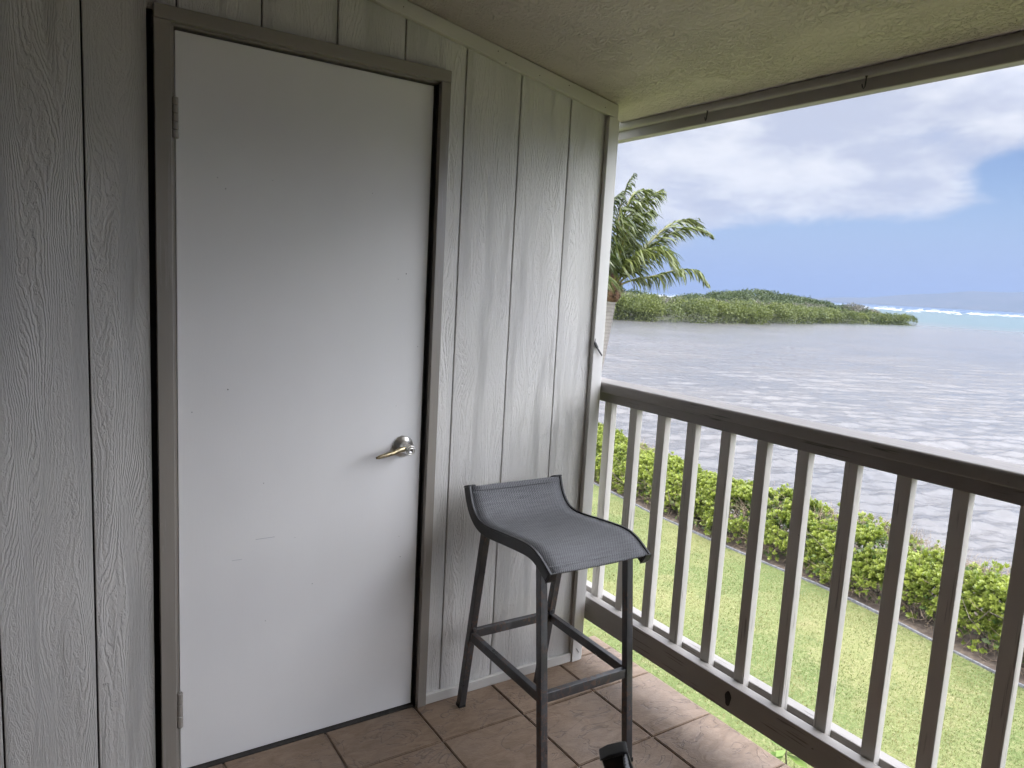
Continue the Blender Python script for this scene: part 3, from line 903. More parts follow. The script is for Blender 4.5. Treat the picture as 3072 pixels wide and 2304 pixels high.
    MB().quad_box(-LW + T, LW - T, -(wr - 0.003), -(wr - 0.021), zs - h2 + 0.006, zs + 0.006).build('stretcher', 'black_metal', t, local=True, bevel=0.0015)
    for s in (-1, 1):
        x0, x1 = sorted((s * (LW - 0.002), s * (LW - 0.020)))
        st = MB().quad_box(x0, x1, -(wf - T), -(wr), zs - h2, zs).build('stretcher', 'black_metal', t, local=True, bevel=0.0015)
        MB().lathe([(0.0068, 0), (0.0068, 0.004), (0.005, 0.006), (0.002, 0.0065)], (s * (LW - T / 2), -wr + 0.0005, zs + 0.012), (0, -1, 0), 12).build('bolt', 'black_metal', st, local=True, smooth=False)
    return t


make_stool('bar_stool', 'black sling bar stool standing by the door and railing', (0.721, -0.3184, 0.0), -0.0161)
make_stool('bar_stool', 'black stool cut off by the bottom edge, only its frame corner showing', (0.162, -1.617, 0.0), R(55))


# ================================================================== GARDEN
def edge_x(y):
    return np.interp(y, [-30, 0, 1.2, 2.7, 3.9, 5.9, 7.7, 9.9, 20, 45], [7.9, 8.42, 8.58, 8.86, 9.0, 9.0, 9.13, 9.45, 10.6, 13.5])


yy = np.concatenate([np.linspace(-40, -4, 20), np.linspace(-3, 22, 90), np.linspace(24, 60, 20)])
ex = edge_x(yy)
# lawn
b = MB()
for y_, e_ in zip(yy, ex): b.v += [(-40, y_, GZ), (e_, y_, GZ)]
for k in range(len(yy) - 1): b.f.append((2 * k, 2 * k + 1, 2 * k + 3, 2 * k + 2))
struct(b.build('lawn', 'lawn'))
# soil bed and the bank that drops into the water
b = MB()
for y_, e_ in zip(yy, ex):
    j = 0.12 * math.sin(y_ * 1.7) + 0.1 * math.sin(y_ * 3.1)
    b.v += [(e_ - 0.03, y_, GZ - 0.03), (e_ + 0.10, y_, GZ - 0.012), (e_ + 0.8, y_, GZ + 0.04), (e_ + 1.75 + j, y_, GZ - 0.05), (e_ + 2.2 + j, y_, GZ - 0.55), (e_ + 3.4 + j, y_, SEA - 0.8)]
for k in range(len(yy) - 1):
    for j in range(5): b.f.append((6 * k + j, 6 * k + j + 1, 6 * k + 7 + j, 6 * k + 6 + j))
struct(b.build('garden_bed', 'bed_soil', smooth=True))
# edging kerb
pts = [(float(edge_x(y_)), y_, GZ + 0.015 + 0.006 * math.sin(y_ * 2.3)) for y_ in np.linspace(-8, 26, 120)]
eg = MB().sweep(pts, [(-0.014, -0.05), (0.014, -0.05), (0.014, 0.018), (-0.014, 0.018)]).build('garden_edging', 'concrete_edging', bevel=0.004)
tag(eg, 'thin pale grey edging strip between the lawn and the hedge', 'edging')

# grass blades on the part of the lawn nearest the balcony
n = 90000
gx = rng.uniform(3.6, 9.0, n); gy = rng.uniform(-1.0, 8.5, n)
keep = gx < edge_x(gy) - 0.02
dens = vnoise(gx * 0.9, gy * 0.9, 3, 3)
keep &= rng.random(n) < 0.35 + 0.9 * dens
gx, gy = gx[keep], gy[keep]; n = len(gx)
ang = rng.uniform(0, 2 * PI, n); ln = rng.uniform(0.015, 0.042, n); tilt = rng.uniform(0.3, 1.2, n); wd = rng.uniform(0.002, 0.0045, n)
dirx, diry = np.cos(ang), np.sin(ang)
base = np.stack([gx, gy, np.full(n, GZ)], 1)
sidev = np.stack([-diry, dirx, np.zeros(n)], 1) * wd[:, None]
tip = base + np.stack([dirx * np.sin(tilt) * ln, diry * np.sin(tilt) * ln, np.cos(tilt) * ln], 1)
V = np.stack([base - sidev, base + sidev, tip], 1).reshape(-1, 3)
F = np.arange(3 * n).reshape(n, 3)
tint = np.repeat(np.clip(vnoise(gx * 1.6, gy * 1.6, 9, 4) * 1.5 - 0.35 + rng.normal(0, 0.28, n), 0, 1), 3)
gr = fast_mesh('grass', V, F, 'grass_blade', tint)
tag(gr, 'short yellowish green grass of the lawn below the balcony', 'grass', kind='stuff')


# --- leaf scatter helper: many small leaves as bent quads
def leaves(P, D, U, L, Wd, tint, cup=0.18):
    """P base (n,3), D unit direction, U unit up-ish; quads base-left-tip-right"""
    n = len(P)
    Sd = np.cross(D, U); Sd /= np.linalg.norm(Sd, axis=1)[:, None] + 1e-9
    Nn = np.cross(Sd, D)
    L = L[:, None]; Wd = Wd[:, None]
    a = P
    bq = P + D * L * 0.62 + Sd * Wd + Nn * Wd * cup
    c = P + D * L - Nn * L * 0.06
    d = P + D * L * 0.62 - Sd * Wd + Nn * Wd * cup
    V = np.stack([a, bq, c, d], 1).reshape(-1, 3)
    F = np.arange(4 * n).reshape(n, 4)
    return V, F, np.repeat(tint, 4)


def unit(a):
    return a / (np.linalg.norm(a, axis=-1, keepdims=True) + 1e-9)


def sticks(P0, P1, r, sides=3):
    """thin prisms from P0 to P1"""
    n = len(P0)
    D = unit(P1 - P0); A = unit(np.cross(D, np.where(np.abs(D[:, 2:3]) > 0.9, [[1, 0, 0]], [[0, 0, 1]]))); B = np.cross(D, A)
    V = []
    for P, k in ((P0, 1.0), (P1, 0.6)):
        for j in range(sides):
            t = 2 * PI * j / sides
            V.append(P + (A * math.cos(t) + B * math.sin(t)) * np.asarray(r)[:, None] * k)
    V = np.stack(V, 1).reshape(-1, 3)
    base = (np.arange(n) * 2 * sides)[:, None]
    F = np.concatenate([base + np.array([[j, (j + 1) % sides, sides + (j + 1) % sides, sides + j]]) for j in range(sides)], 0)
    return V, F


# --- naupaka hedge
hedge = thing('hedge', 'bright green leafy hedge with bare twiggy patches along the water', 'hedge', (9.8, 4.5, GZ))
HY0, HY1 = -2.5, 15.0


def hedge_surf(y, s):
    """s 0..1 from the front foot over the top to the back foot; returns position and normal"""
    wN = vnoise(y * 0.55, s * 0 + 2.0, 21, 3)
    hgt = 0.80 + 0.36 * (vnoise(y * 0.8, s * 1.5, 5, 3) - 0.5) + 0.03 * (y - 4)*0
    wid = 1.45 + 0.5 * (wN - 0.5)
    front = edge_x(y) + 0.10 + 0.30 * (vnoise(y * 1.3, s * 2.2, 31, 3) - 0.5)
    th = PI * s
    cx = np.sign(np.cos(th)) * np.abs(np.cos(th)) ** 0.80
    cz = np.abs(np.sin(th)) ** 0.80
    x = front + wid * 0.5 * (1 - cx)
    z = GZ + hgt * cz
    nx = -np.cos(th); nz = np.sin(th)
    return np.stack([x, y, z], -1), np.stack([nx, np.zeros_like(nx), nz], -1)


nr = 31000
ry = rng.uniform(HY0, HY1, nr); rs = np.clip(rng.beta(1.35, 1.5, nr), 0.02, 0.93)
P, Nn = hedge_surf(ry, rs)
P[:, 1] += rng.normal(0, 0.03, nr)
bump = vnoise(P[:, 1] * 3.3, rs * 9, 41, 3) - 0.5
P += Nn * (bump * 0.30 - 0.02 + rng.normal(0, 0.03, nr))[:, None]
bare = vnoise(P[:, 1] * 0.75 + 3, rs * 3.2, 77, 3)
toprear = np.clip((rs - 0.42) * 3.5, 0, 1)
south = np.clip((6.2 - ry) / 4.0, 0, 1)
is_bare = (bare + 0.36 * toprear * south) > 0.64
footbare = (rs < 0.08) & (bare > 0.50 - 0.22 * south)
keep = ~(is_bare & (rng.random(nr) < 0.90)) & ~(footbare & (rng.random(nr) < 0.85))
Pk, Nk, sk = P[keep], Nn[keep], rs[keep]
nl = 9
n = len(Pk)
axis = unit(Nk + np.array([0, 0, 0.55]) + rng.normal(0, 0.28, (n, 3)))
A = unit(np.cross(axis, rng.normal(0, 1, (n, 3)))); B = np.cross(axis, A)
size = rng.uniform(0.034, 0.074, n)
rt = np.clip(rng.normal(0.66, 0.22, n) + 0.35 * (vnoise(Pk[:, 1] * 1.4, Pk[:, 0] * 1.4, 8, 3) - 0.5), 0, 1)
allV = []; allF = []; allT = []; o_ = 0
for q_ in range(nl):
    ph = 2 * PI * q_ / nl * 2.4 + rng.uniform(0, 0.6, n)
    open_ = 0.35 + 0.85 * (q_ / nl)
    d = unit(axis * np.cos(open_) + (A * np.cos(ph)[:, None] + B * np.sin(ph)[:, None]) * np.sin(open_))
    L = size * rng.uniform(0.8, 1.15, n)
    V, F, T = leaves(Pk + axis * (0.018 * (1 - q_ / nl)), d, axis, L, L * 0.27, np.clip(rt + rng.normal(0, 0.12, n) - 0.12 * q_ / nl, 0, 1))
    allV.append(V); allF.append(F + o_); allT.append(T); o_ += len(V)
fast_mesh('foliage', np.concatenate(allV), np.concatenate(allF), 'hedge_leaf', np.concatenate(allT), parent=None)
fo = bpy.data.objects['foliage']; fo.parent = hedge; fo.location = -hedge.location; fo['kind'] = 'stuff'
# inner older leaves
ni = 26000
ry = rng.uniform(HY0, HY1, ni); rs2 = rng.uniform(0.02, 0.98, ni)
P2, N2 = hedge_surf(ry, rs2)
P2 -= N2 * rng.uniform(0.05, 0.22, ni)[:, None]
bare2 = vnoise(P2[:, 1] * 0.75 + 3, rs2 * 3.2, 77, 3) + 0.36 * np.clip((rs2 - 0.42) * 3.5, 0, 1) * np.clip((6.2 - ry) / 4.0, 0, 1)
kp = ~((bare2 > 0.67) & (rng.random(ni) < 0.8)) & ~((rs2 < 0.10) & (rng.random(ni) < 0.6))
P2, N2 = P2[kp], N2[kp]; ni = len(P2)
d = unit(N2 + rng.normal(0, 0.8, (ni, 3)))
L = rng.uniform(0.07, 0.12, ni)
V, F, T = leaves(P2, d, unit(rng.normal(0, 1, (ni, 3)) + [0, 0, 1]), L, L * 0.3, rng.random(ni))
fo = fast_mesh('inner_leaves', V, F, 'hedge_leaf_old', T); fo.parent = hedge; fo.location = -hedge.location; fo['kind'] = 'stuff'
# twigs: everywhere a few, dense where bare
nt = 14000
ry = rng.uniform(HY0, HY1, nt); rs3 = rng.uniform(0.0, 0.98, nt)
P3, N3 = hedge_surf(ry, rs3)
b3 = vnoise(P3[:, 1] * 0.75 + 3, rs3 * 3.2, 77, 3)
sc3 = b3 + 0.36 * np.clip((rs3 - 0.42) * 3.5, 0, 1) * np.clip((6.2 - ry) / 4.0, 0, 1)
kp = (sc3 > 0.655) | (rs3 < 0.12) | (rng.random(nt) < 0.12)
P3, N3 = P3[kp], N3[kp]; nt = len(P3)
P0 = P3 - N3 * rng.uniform(0.02, 0.16, nt)[:, None]
dv = unit(N3 * 0.35 + rng.normal(0, 0.8, (nt, 3)))
P1 = P0 + dv * rng.uniform(0.08, 0.20, nt)[:, None]
dv2 = unit(dv + rng.normal(0, 0.45, (nt, 3)) + [0, 0, 0.2])
P2_ = P1 + dv2 * rng.uniform(0.06, 0.15, nt)[:, None]
r = rng.uniform(0.0025, 0.0055, nt)
Va, Fa = sticks(P0, P1, r); Vb, Fb = sticks(P1, P2_, r * 0.65)
fo = fast_mesh('twigs', np.concatenate([Va, Vb]), np.concatenate([Fa, Fb + len(Va)]), 'twig_bark'); fo.parent = hedge; fo.location = -hedge.location; fo['kind'] = 'stuff'
# woody stems from the soil
ns = 900
ry = rng.uniform(HY0, HY1, ns); f0 = edge_x(ry) + 0.45 + rng.uniform(0, 0.9, ns)
P0 = np.stack([f0, ry, np.full(ns, GZ + 0.0)], 1)
P1 = P0 + np.stack([rng.normal(-0.15, 0.22, ns), rng.normal(0, 0.22, ns), rng.uniform(0.25, 0.5, ns)], 1)
P2_ = P1 + np.stack([rng.normal(-0.05, 0.15, ns), rng.normal(0, 0.18, ns), rng.uniform(0.1, 0.25, ns)], 1)
r = rng.uniform(0.006, 0.013, ns)
Va, Fa = sticks(P0, P1, r, 5); Vb, Fb = sticks(P1, P2_, r * 0.7, 5)
fo = fast_mesh('stems', np.concatenate([Va, Vb]), np.concatenate([Fa, Fb + len(Va)]), 'stem_bark'); fo.parent = hedge; fo.location = -hedge.location; fo['kind'] = 'stuff'

# --- leafy plant growing up beside the floor edge
pl = thing('garden_plant', 'leafy green plant rising just below the balcony floor edge', 'plant', (2.25, -0.35, GZ))
Vs = []; 
rp = np.random.default_rng(12)
stP0 = []; stP1 = []; lfP = []; lfD = []; lfL = []; lfT = []
for q_ in range(16):
    tx = 2.05 + rp.uniform(-0.2, 0.2); ty = -0.48 + rp.uniform(-0.35, 0.30); tz = -0.64 + rp.uniform(-0.30, 0.08)
    b0 = np.array([2.25 + rp.uniform(-0.1, 0.1), -0.35 + rp.uniform(-0.15, 0.15), GZ]); b2 = np.array([tx, ty, tz]); b1 = (b0 + b2) / 2 + [rp.uniform(-0.1, 0.1), rp.uniform(-0.1, 0.1), 0.1]
    prev = b0
    for t_ in np.linspace(0.12, 1, 9):
        pt = (1 - t_) ** 2 * b0 + 2 * t_ * (1 - t_) * b1 + t_ ** 2 * b2
        stP0.append(prev); stP1.append(pt); prev = pt
        if t_ > 0.35:
            for _ in range(4 if t_ > 0.85 else 2):
                a_ = rp.uniform(0, 2 * PI); lfP.append(pt); lfD.append([math.cos(a_), math.sin(a_), rp.uniform(-0.1, 0.7)]); lfL.append(rp.uniform(0.07, 0.13)); lfT.append(rp.random())
Va, Fa = sticks(np.array(stP0), np.array(stP1), np.full(len(stP0), 0.005), 5)
o = fast_mesh('stem', Va, Fa, 'stem_bark'); o.parent = pl; o.location = -pl.location
lfD = unit(np.array(lfD))
V, F, T = leaves(np.array(lfP), lfD, np.tile([[0, 0, 1.0]], (len(lfP), 1)), np.array(lfL), np.array(lfL) * 0.27, np.array(lfT))
o = fast_mesh('foliage', V, F, 'plant_leaf', T); o.parent = pl; o.location = -pl.location; o['kind'] = 'stuff'

# ================================================================== PALM
RIGHT = Vector((math.cos(R(-33.453)), math.sin(R(-33.453)), 0))
UPV = Vector((0, 0, 1))
AWAY = Vector((0.55, 0.835, 0)).normalized()
pcrown = Vector((10.66, 10.97, 1.30))
pbase = Vector((pcrown.x - 0.834 * 0.78, pcrown.y + 0.551 * 0.78, GZ))
palm = thing('palm_tree', 'coconut palm with windblown fronds beyond the end of the siding wall', 'palm tree', pbase)
tp = [pbase.lerp(pcrown, t) + Vector((0.10 * math.sin(PI * t), -0.05 * math.sin(PI * t), 0)) for t in np.linspace(0, 1, 40)]
tr = [0.130 - 0.028 * t + 0.06 * math.exp(-t * 9) + 0.001 * (k % 2) for k, t in enumerate(np.linspace(0, 1, 40))]
MB().tube(tp, tr, 18).build('trunk', 'palm_bark', palm, smooth=True)
# fibrous crown shaft
fb = MB().tube([pcrown + Vector((0, 0, z)) for z in (-0.16, -0.08, 0.02, 0.16, 0.34, 0.50)], [0.11, 0.165, 0.185, 0.16, 0.115, 0.06], 16).build('crown_fibre', 'palm_fibre', palm, smooth=True)
prg = np.random.default_rng(5)
b = MB()
for q_ in range(26):
    a_ = prg.uniform(0, 2 * PI); z0 = prg.uniform(-0.1, 0.2)
    d = Vector((math.cos(a_), math.sin(a_), 0))
    p0 = pcrown + d * 0.13 + Vector((0, 0, z0)); p1 = p0 + d * 0.10 + Vector((0, 0, prg.uniform(-0.05, 0.15)))
    b.tube([p0, (p0 + p1) / 2 + Vector((0, 0, 0.03)), p1], [0.03, 0.025, 0.008], 6)
b.build('leaf_stub', 'palm_fibre', palm, smooth=True)


def frond(ctrl, leaf_len, wind, tint0, nleaf=74, drop=0.55):
    """ctrl: list of (right, up, away) offsets in metres from the crown"""
    C3 = [pcrown + RIGHT * a + UPV * (u + 0.15) + AWAY * w_ for a, u, w_ in ctrl]
    pts = catmull([tuple(c) for c in C3], 8)
    seg = np.linalg.norm(np.diff(pts, axis=0), axis=1); s = np.concatenate([[0], np.cumsum(seg)]); s /= s[-1]
    total = seg.sum()
    b = MB(); b.tube([tuple(p) for p in pts], [0.026 * (1 - 0.85 * t) + 0.003 for t in s], 7)
    ob = b.build('frond', 'palm_rachis', palm, smooth=True)
    ts = np.linspace(0.16, 0.995, nleaf)
    Ps = np.stack([np.interp(ts, s, pts[:, k]) for k in range(3)], 1)
    Tg = np.stack([np.interp(ts, s, np.gradient(pts[:, k], s)) for k in range(3)], 1); Tg = unit(Tg)
    VV = []; FF = []; TT = []; o_ = 0
    windv = np.array(RIGHT) * wind[0] + np.array([0, 0, 1.0]) * wind[1] + np.array(AWAY) * wind[2]
    for sgn in (-1, 1):
        for k in range(nleaf):
            t = ts[k]
            side = np.cross(Tg[k], [0, 0, 1.0]); side = side / (np.linalg.norm(side) + 1e-6)
            ln = leaf_len * (math.sin(PI * min(1, 0.18 + 0.78 * t)) ** 0.7) * prg.uniform(0.75, 1.1)
            d0 = unit(side * sgn * 0.75 + Tg[k] * 0.85 + np.array([0, 0, 0.15]) + prg.normal(0, 0.10, 3) + windv * 0.35)
            d1 = unit(d0 * 0.55 + windv * 0.75 + np.array([0, 0, -drop * prg.uniform(0.5, 1.4)]) + prg.normal(0, 0.14, 3))
            d2 = unit(d1 * 0.5 + windv * 0.6 + np.array([0, 0, -drop * 1.5 * prg.uniform(0.4, 1.5)]) + prg.normal(0, 0.16, 3))
            p0 = Ps[k]; p1 = p0 + d0 * ln * 0.38; p2 = p1 + d1 * ln * 0.36; p3 = p2 + d2 * ln * 0.30
            wv = np.cross(d1, [0, 0, 1.0]) + prg.normal(0, 0.45, 3); wv = wv / (np.linalg.norm(wv) + 1e-6)
            hw = 0.023 * prg.uniform(0.8, 1.2)
            VV += [p0 - wv * hw * 0.5, p0 + wv * hw * 0.5, p1 - wv * hw, p1 + wv * hw, p2 - wv * hw * 0.8, p2 + wv * hw * 0.8, p3 - wv * 0.002, p3 + wv * 0.002]
            FF += [(o_, o_ + 1, o_ + 3, o_ + 2), (o_ + 2, o_ + 3, o_ + 5, o_ + 4), (o_ + 4, o_ + 5, o_ + 7, o_ + 6)]
            tv = float(np.clip(tint0 + prg.normal(0, 0.16), 0, 1))
            TT += [tv] * 8; o_ += 8
    lo = fast_mesh('leaflets', np.array(VV), np.array(FF), 'palm_leaflet', TT)
    lo.parent = ob; lo.location = -palm.location
    return ob


WR = (0.75, -0.40, 0.15)
frond([(0, 0, 0), (0.10, 0.85, 0.05), (0.22, 1.55, 0.1), (0.50, 2.02, 0.15), (0.95, 2.30, 0.2)], 1.0, WR, 0.60)
frond([(0, 0, 0), (0.06, 0.95, -0.1), (0.12, 1.70, -0.2), (0.30, 2.15, -0.2), (0.70, 2.25, -0.1)], 0.80, WR, 0.55)
frond([(0, 0, 0), (0.02, 0.9, 0.1), (0.05, 1.7, 0.2), (0.14, 2.25, 0.2), (0.30, 2.62, 0.1)], 0.50, WR, 0.35, 50)
frond([(0, 0, 0), (0.30, 0.45, 0.2), (0.75, 1.00, 0.45), (1.30, 1.55, 0.7), (1.80, 1.72, 0.8), (2.15, 1.45, 0.8)], 0.72, (0.9, -0.1, 0.1), 0.55)
frond([(0, 0, 0), (0.35, 0.40, -0.2), (0.70, 0.95, -0.5), (1.15, 1.30, -0.7), (1.60, 1.40, -0.7), (2.0, 1.25, -0.6)], 0.65, (0.9, -0.1, 0.0), 0.60)
frond([(0, 0, 0), (0.16, 0.36, -0.4), (0.45, 0.78, -0.9), (0.85, 0.85, -1.2), (1.15, 0.42, -1.4)], 0.80, (0.55, -0.25, 0), 0.75)
frond([(0, 0, 0), (0.40, 0.20, 0.1), (0.95, 0.34, 0.2), (1.55, 0.52, 0.3), (1.98, 0.50, 0.3), (2.28, 0.20, 0.3)], 0.62, (0.25, -0.55, 0), 0.70)
frond([(0, 0, 0), (0.05, 0.5, 0.5), (0.15, 0.95, 1.0), (0.4, 1.2, 1.5), (0.8, 1.1, 1.9)], 0.75, WR, 0.35)
frond([(0, 0, 0), (-0.15, 0.7, 0.1), (-0.30, 1.4, 0.2), (-0.25, 1.9, 0.2), (0.05, 2.2, 0.2)], 0.80, WR, 0.25)
frond([(0, 0, 0), (-0.3, 0.5, -0.2), (-0.7, 1.0, -0.4), (-0.9, 1.3, -0.5), (-0.8, 1.5, -0.6)], 0.80, WR, 0.25)
frond([(0, 0, 0), (-0.4, 0.35, 0.3), (-0.9, 0.6, 0.6), (-1.3, 0.6, 0.8), (-1.6, 0.35, 0.9)], 0.75, WR, 0.3)
frond([(0, 0, 0), (-0.3, 0.2, -0.5), (-0.6, 0.25, -1.0), (-0.8, 0.0, -1.4), (-0.9, -0.4, -1.6)], 0.70, WR, 0.35)
frond([(0, 0, 0), (0.10, 0.55, 0.6), (0.30, 1.1, 1.1), (0.65, 1.5, 1.4), (1.1, 1.6, 1.6)], 0.75, WR, 0.30)
frond([(0, 0, 0), (0.04, 0.6, -0.3), (0.10, 1.15, -0.6), (0.25, 1.55, -0.8), (0.6, 1.7, -0.9)], 0.80, WR, 0.4)

# ================================================================== SEA
cxy = np.array([CAM.x, CAM.y])
az = np.radians(np.concatenate([np.linspace(-75, 14, 50, endpoint=False), np.linspace(14, 52, 430, endpoint=False), np.linspace(52, 100, 40)]))
rr = np.concatenate([np.geomspace(10.0, 330, 700, endpoint=False), np.geomspace(330, 30000, 110)])
RR, AZ = np.meshgrid(rr, az, indexing='ij')
X = cxy[0] + RR * np.cos(AZ); Y = cxy[1] + RR * np.sin(AZ)
Z = np.zeros_like(X)
wr_ = np.random.default_rng(3)
spacing = RR * 0.005
maind = R(-120)
for q_ in range(46):
    lam = float(np.exp(wr_.uniform(np.log(0.30), np.log(2.3))))
    th = maind + wr_.normal(0, 0.42)
    kx, ky = 2 * PI / lam * math.cos(th), 2 * PI / lam * math.sin(th)
    ph = wr_.uniform(0, 2 * PI)
    ampw = 0.0075 * lam ** 0.8
    fade = np.clip((lam / spacing - 2.5) / 3.0, 0, 1)
    s_ = np.sin(kx * X + ky * Y + ph)
    Z += ampw * fade * (1 - 2 * np.abs(s_) ** 1.2 if q_ % 3 == 0 else s_)
grp = 0.82 + 0.36 * vnoise(X * 0.12, Y * 0.12, 4, 2)
Z = Z * grp + SEA
ni_, nj_ = X.shape
V = np.stack([X, Y, Z], -1).reshape(-1, 3)
ii = (np.arange(ni_ - 1)[:, None] * nj_ + np.arange(nj_ - 1)[None, :]).ravel()
F = np.stack([ii, ii + nj_, ii + nj_ + 1, ii + 1], 1)
struct(fast_mesh('sea', V, F, 'sea_water', smooth=True))

# breakers on the reef
br = np.random.default_rng(8)
V = []; F = []
for q_ in range(430):
    a_ = R(br.uniform(16, 50)); d_ = br.normal(1080, 45) if q_ < 80 else br.uniform(700, 2300)
    L_ = br.uniform(5, 26) if q_ < 80 else br.uniform(2, 9)
    hh = br.uniform(0.15, 0.75) if q_ < 80 else br.uniform(0.15, 0.45)
    c0 = np.array([cxy[0] + d_ * math.cos(a_), cxy[1] + d_ * math.sin(a_)])
    tdir = np.array([-math.sin(a_ + br.normal(0, 0.15)), math.cos(a_)]); ndir = np.array([math.cos(a_), math.sin(a_)])
    wd_ = br.uniform(3, 14) if q_ < 80 else br.uniform(1, 3)
    nseg = 6
    o_ = len(V)
    for k in range(nseg + 1):
        t = k / nseg; e_ = math.sin(PI * t) ** 0.6
        c = c0 + tdir * L_ * (t - 0.5) + ndir * br.normal(0, 1.5)
        for (dn, zz) in ((-1, -0.1), (-0.2, hh * e_ * br.uniform(0.6, 1.2)), (0.3, hh * 0.8 * e_), (1, -0.1)):
            p_ = c + ndir * wd_ * dn * (0.2 + 0.8 * e_)
            V.append((p_[0], p_[1], SEA + zz))
    for k in range(nseg):
        for j in range(3):
            a = o_ + k * 4 + j; F.append((a, a + 1, a + 5, a + 4))
fo = fast_mesh('breaking_waves', np.array(V), np.array(F), 'foam', smooth=True)
tag(fo, 'white line of waves breaking on the far reef', 'waves', kind='stuff')
# sea floor skirt is not needed: the water is opaque

# ================================================================== MANGROVE ISLAND
sx = np.array([20, 50, 78, 89, 106, 128, 153, 175, 188, 196, 200])
sy = np.array([92, 91, 89.4, 87.6, 87.3, 92, 98.4, 99.5, 100.1, 103, 108])


def shore_y(x): return np.interp(x, sx, sy)


def depth_of(x): return np.interp(x, [20, 120, 165, 188, 197, 202], [120, 110, 82, 40, 12, 3])


def hill_z(x, y):
    d = (y - shore_y(x)) / depth_of(x)
    prof = np.clip(np.sin(PI * np.clip(d, 0, 1)), 0, 1) ** 0.8
    base = 0.9 * np.clip((y - shore_y(x) - 5.0) / 6.0, 0, 1) * np.clip(prof * 4, 0, 1)
    h1 = 5.4 * np.exp(-(((x - 177) / 25) ** 2 + ((y - 139) / 17) ** 2))
    h2 = 4.2 * np.exp(-(((x - 110) / 11) ** 2 + ((y - 130) / 16) ** 2))
    h3 = 2.2 * np.exp(-(((x - 176) / 16) ** 2 + ((y - 116) / 10) ** 2))
    return SEA - 0.75 + base + (h1 + h2 + h3) * np.clip(d * 4, 0, 1) + 0.2


gx_, gy_ = np.meshgrid(np.linspace(15, 206, 120), np.linspace(0, 1, 50), indexing='ij')
yy_ = shore_y(gx_) - 1 + gy_ * (depth_of(gx_) + 2)
V = np.stack([gx_, yy_, hill_z(gx_, yy_)], -1).reshape(-1, 3)
ii = (np.arange(119)[:, None] * 50 + np.arange(49)[None, :]).ravel()
struct(fast_mesh('island', V, np.stack([ii, ii + 50, ii + 51, ii + 1], 1), 'island_soil', smooth=True))


def bushes(centres, radii, heights, per, leaf, mname, name, label, cat, seed, tintk=0.5):
    r_ = np.random.default_rng(seed)
    n = len(centres); VV = []; FF = []; TT = []; o_ = 0
    cnt = np.maximum(30, (per * radii ** 2).astype(int))
    for k in range(n):
        m_ = cnt[k]
        d = unit(r_.normal(0, 1, (m_, 3)) * [1, 1, 0.9]); d[:, 2] = np.where(r_.random(m_) < 0.7, np.abs(d[:, 2]), d[:, 2] * 1.1)
        lob = 1 + 0.28 * (vnoise(d[:, 0] * 2.5 + k, d[:, 1] * 2.5 + d[:, 2] * 2, seed, 2) - 0.5) * 2
        rad = r_.uniform(0.72, 1.05, m_) * lob
        P = centres[k] + d * np.array([radii[k], radii[k], heights[k]]) * rad[:, None]
        P[:, 2] = np.maximum(P[:, 2], SEA + 0.12)
        dd_ = unit(d + r_.normal(0, 0.7, (m_, 3)))
        L = r_.uniform(0.7, 1.35, m_) * leaf
        V, F, T = leaves(P, dd_, unit(r_.normal(0, 1, (m_, 3))), L, L * 0.38, np.clip(r_.normal(tintk, 0.14, m_) + r_.normal(0, 0.20), 0, 1))
        VV.append(V); FF.append(F + o_); TT.append(T); o_ += len(V)
    ob = fast_mesh(name, np.concatenate(VV), np.concatenate(FF), mname, np.concatenate(TT))
    if label: tag(ob, label, cat, kind='stuff')
    return ob


ir = np.random.default_rng(15)
# front mangroves
n = 150
xx = np.concatenate([ir.uniform(60, 128, 95), ir.uniform(128, 192, 75)]); n = len(xx)
off = ir.uniform(0.2, 9, n) ** 1.0
Yc = shore_y(xx) + off
hb = np.interp(xx, [60, 128, 165, 192], [2.15, 1.9, 1.45, 1.2]) * ir.uniform(0.75, 1.15, n)
rb = hb * ir.uniform(0.85, 1.25, n)
C_ = np.stack([xx, Yc, SEA + hb * 0.75 + off * 0.10], 1)
bushes(C_, rb, hb, 190, 0.25, 'mangrove_leaf', 'mangrove_thicket', 'bright green mangroves along the waterline of the island', 'mangroves', 31, 0.55)
# hillside scrub
n = 620
xx = ir.uniform(70, 200, n); dp = ir.uniform(0.12, 0.75, n); Yc = shore_y(xx) + dp * depth_of(xx)
zz = hill_z(xx, Yc); hb = ir.uniform(0.8, 1.5, n) * np.interp(xx, [60, 150, 198], [1.25, 1.1, 0.8]); rb = hb * ir.uniform(1.3, 2.0, n)
bushes(np.stack([xx, Yc, zz + hb * 0.4], 1), rb, hb, 62, 0.36, 'hill_leaf', 'hill_scrub', 'darker green scrub covering the hill of the island', 'scrub', 33, 0.5)
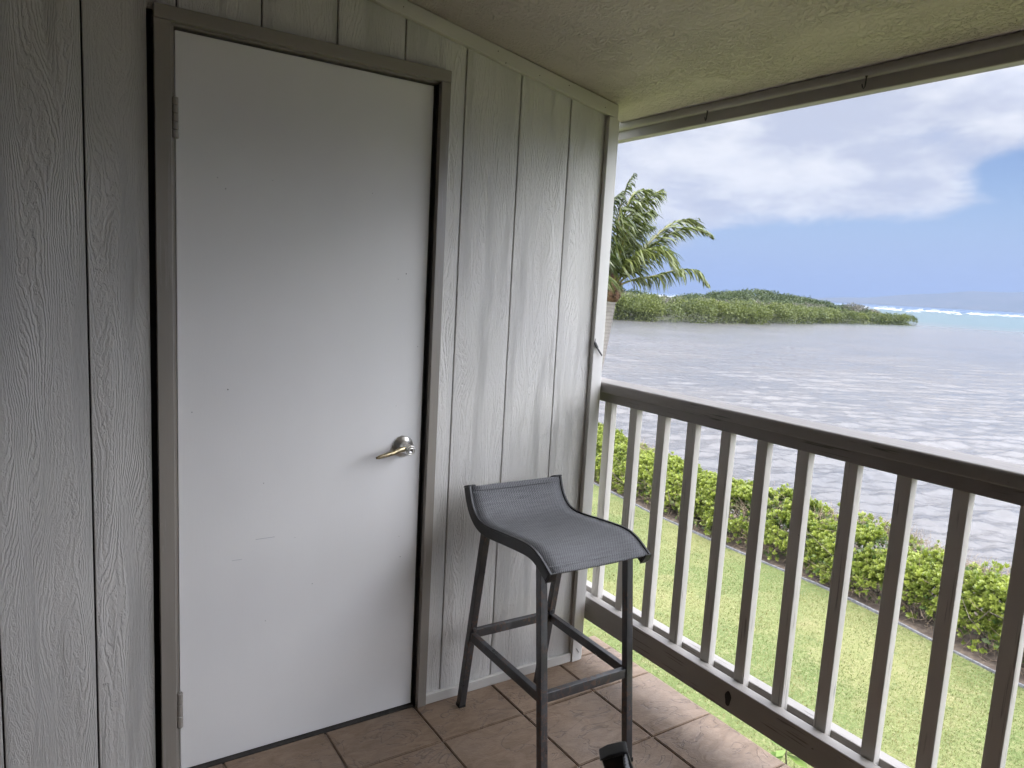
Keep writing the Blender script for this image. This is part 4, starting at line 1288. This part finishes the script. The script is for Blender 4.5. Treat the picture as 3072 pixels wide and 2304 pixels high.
# grey dry brush
n = 110
xx = np.concatenate([ir.uniform(100, 190, 75), ir.uniform(70, 100, 35)]); dp = ir.uniform(9, 20, n); Yc = shore_y(xx) + dp * np.interp(xx, [100, 190], [1, 0.6])
zz = hill_z(xx, Yc); hb = ir.uniform(0.9, 1.5, n) * np.interp(xx, [60, 150, 195], [1.5, 1.2, 0.9]); rb = hb * ir.uniform(1.0, 1.8, n)
bushes(np.stack([xx, Yc, zz + hb * 1.0], 1), rb, hb, 70, 0.30, 'dry_brush', 'dry_brush', 'grey leafless brush behind the mangroves on the island', 'brush', 35, 0.5)
# roundish bush at the tip
tipb = bushes(np.array([[190.0, 101.5, SEA + 1.1], [193.5, 102.5, SEA + 1.0], [186.5, 101.2, SEA + 1.2]]), np.array([2.0, 1.7, 1.9]), np.array([1.8, 1.5, 1.7]), 160, 0.30, 'mangrove_leaf', 'mangrove_tree', None, None, 37, 0.35)
tag(tipb, 'dark rounded mangrove at the outer tip of the island', 'mangrove')

# ================================================================== FAR ISLAND on the horizon
fa = np.radians(np.linspace(12, 37, 90))
el = np.interp(np.degrees(fa), [12, 18, 22, 25, 27.5, 31, 34.5, 37], [1.5, 1.45, 1.35, 1.2, 0.95, 0.5, 0.25, 0.0])
D0 = 9000.0
V = []; 
for a_, e_ in zip(fa, el):
    h_ = D0 * math.tan(R(e_)) * (1 + 0.03 * math.sin(a_ * 90))
    for k, (dd_, hf) in enumerate(((-1200, -0.02), (-700, 0.35), (-300, 0.75), (0, 1.0), (900, 0.6), (2000, -0.02))):
        V.append((cxy[0] + (D0 + dd_) * math.cos(a_), cxy[1] + (D0 + dd_) * math.sin(a_), SEA + max(-2, h_ * hf)))
F = []
for k in range(len(fa) - 1):
    for j in range(5): F.append((6 * k + j, 6 * k + j + 1, 6 * k + 7 + j, 6 * k + 6 + j))
struct(fast_mesh('far_island', np.array(V), np.array(F), 'far_rock', smooth=True))

# ================================================================== HAZE: the air over the sea
HB = MB().quad_box(-300, 12500, -11000, 11000, SEA - 2.0, 330.0)
hm = bpy.data.materials.new('haze_air'); hm.use_nodes = True
hg = G(hm.node_tree)
vol = hg.n('ShaderNodeVolumePrincipled', {'Color': (0.185, 0.232, 0.325, 1.0), 'Density': 1.3e-4, 'Anisotropy': 0.2})
hg.n('ShaderNodeOutputMaterial', {'Volume': vol}, out=None)
MATS['haze_air'] = hm
hz = HB.build('haze', 'haze_air')
hz['kind'] = 'stuff'
hz['label'] = 'pale blue haze over the distant sea'
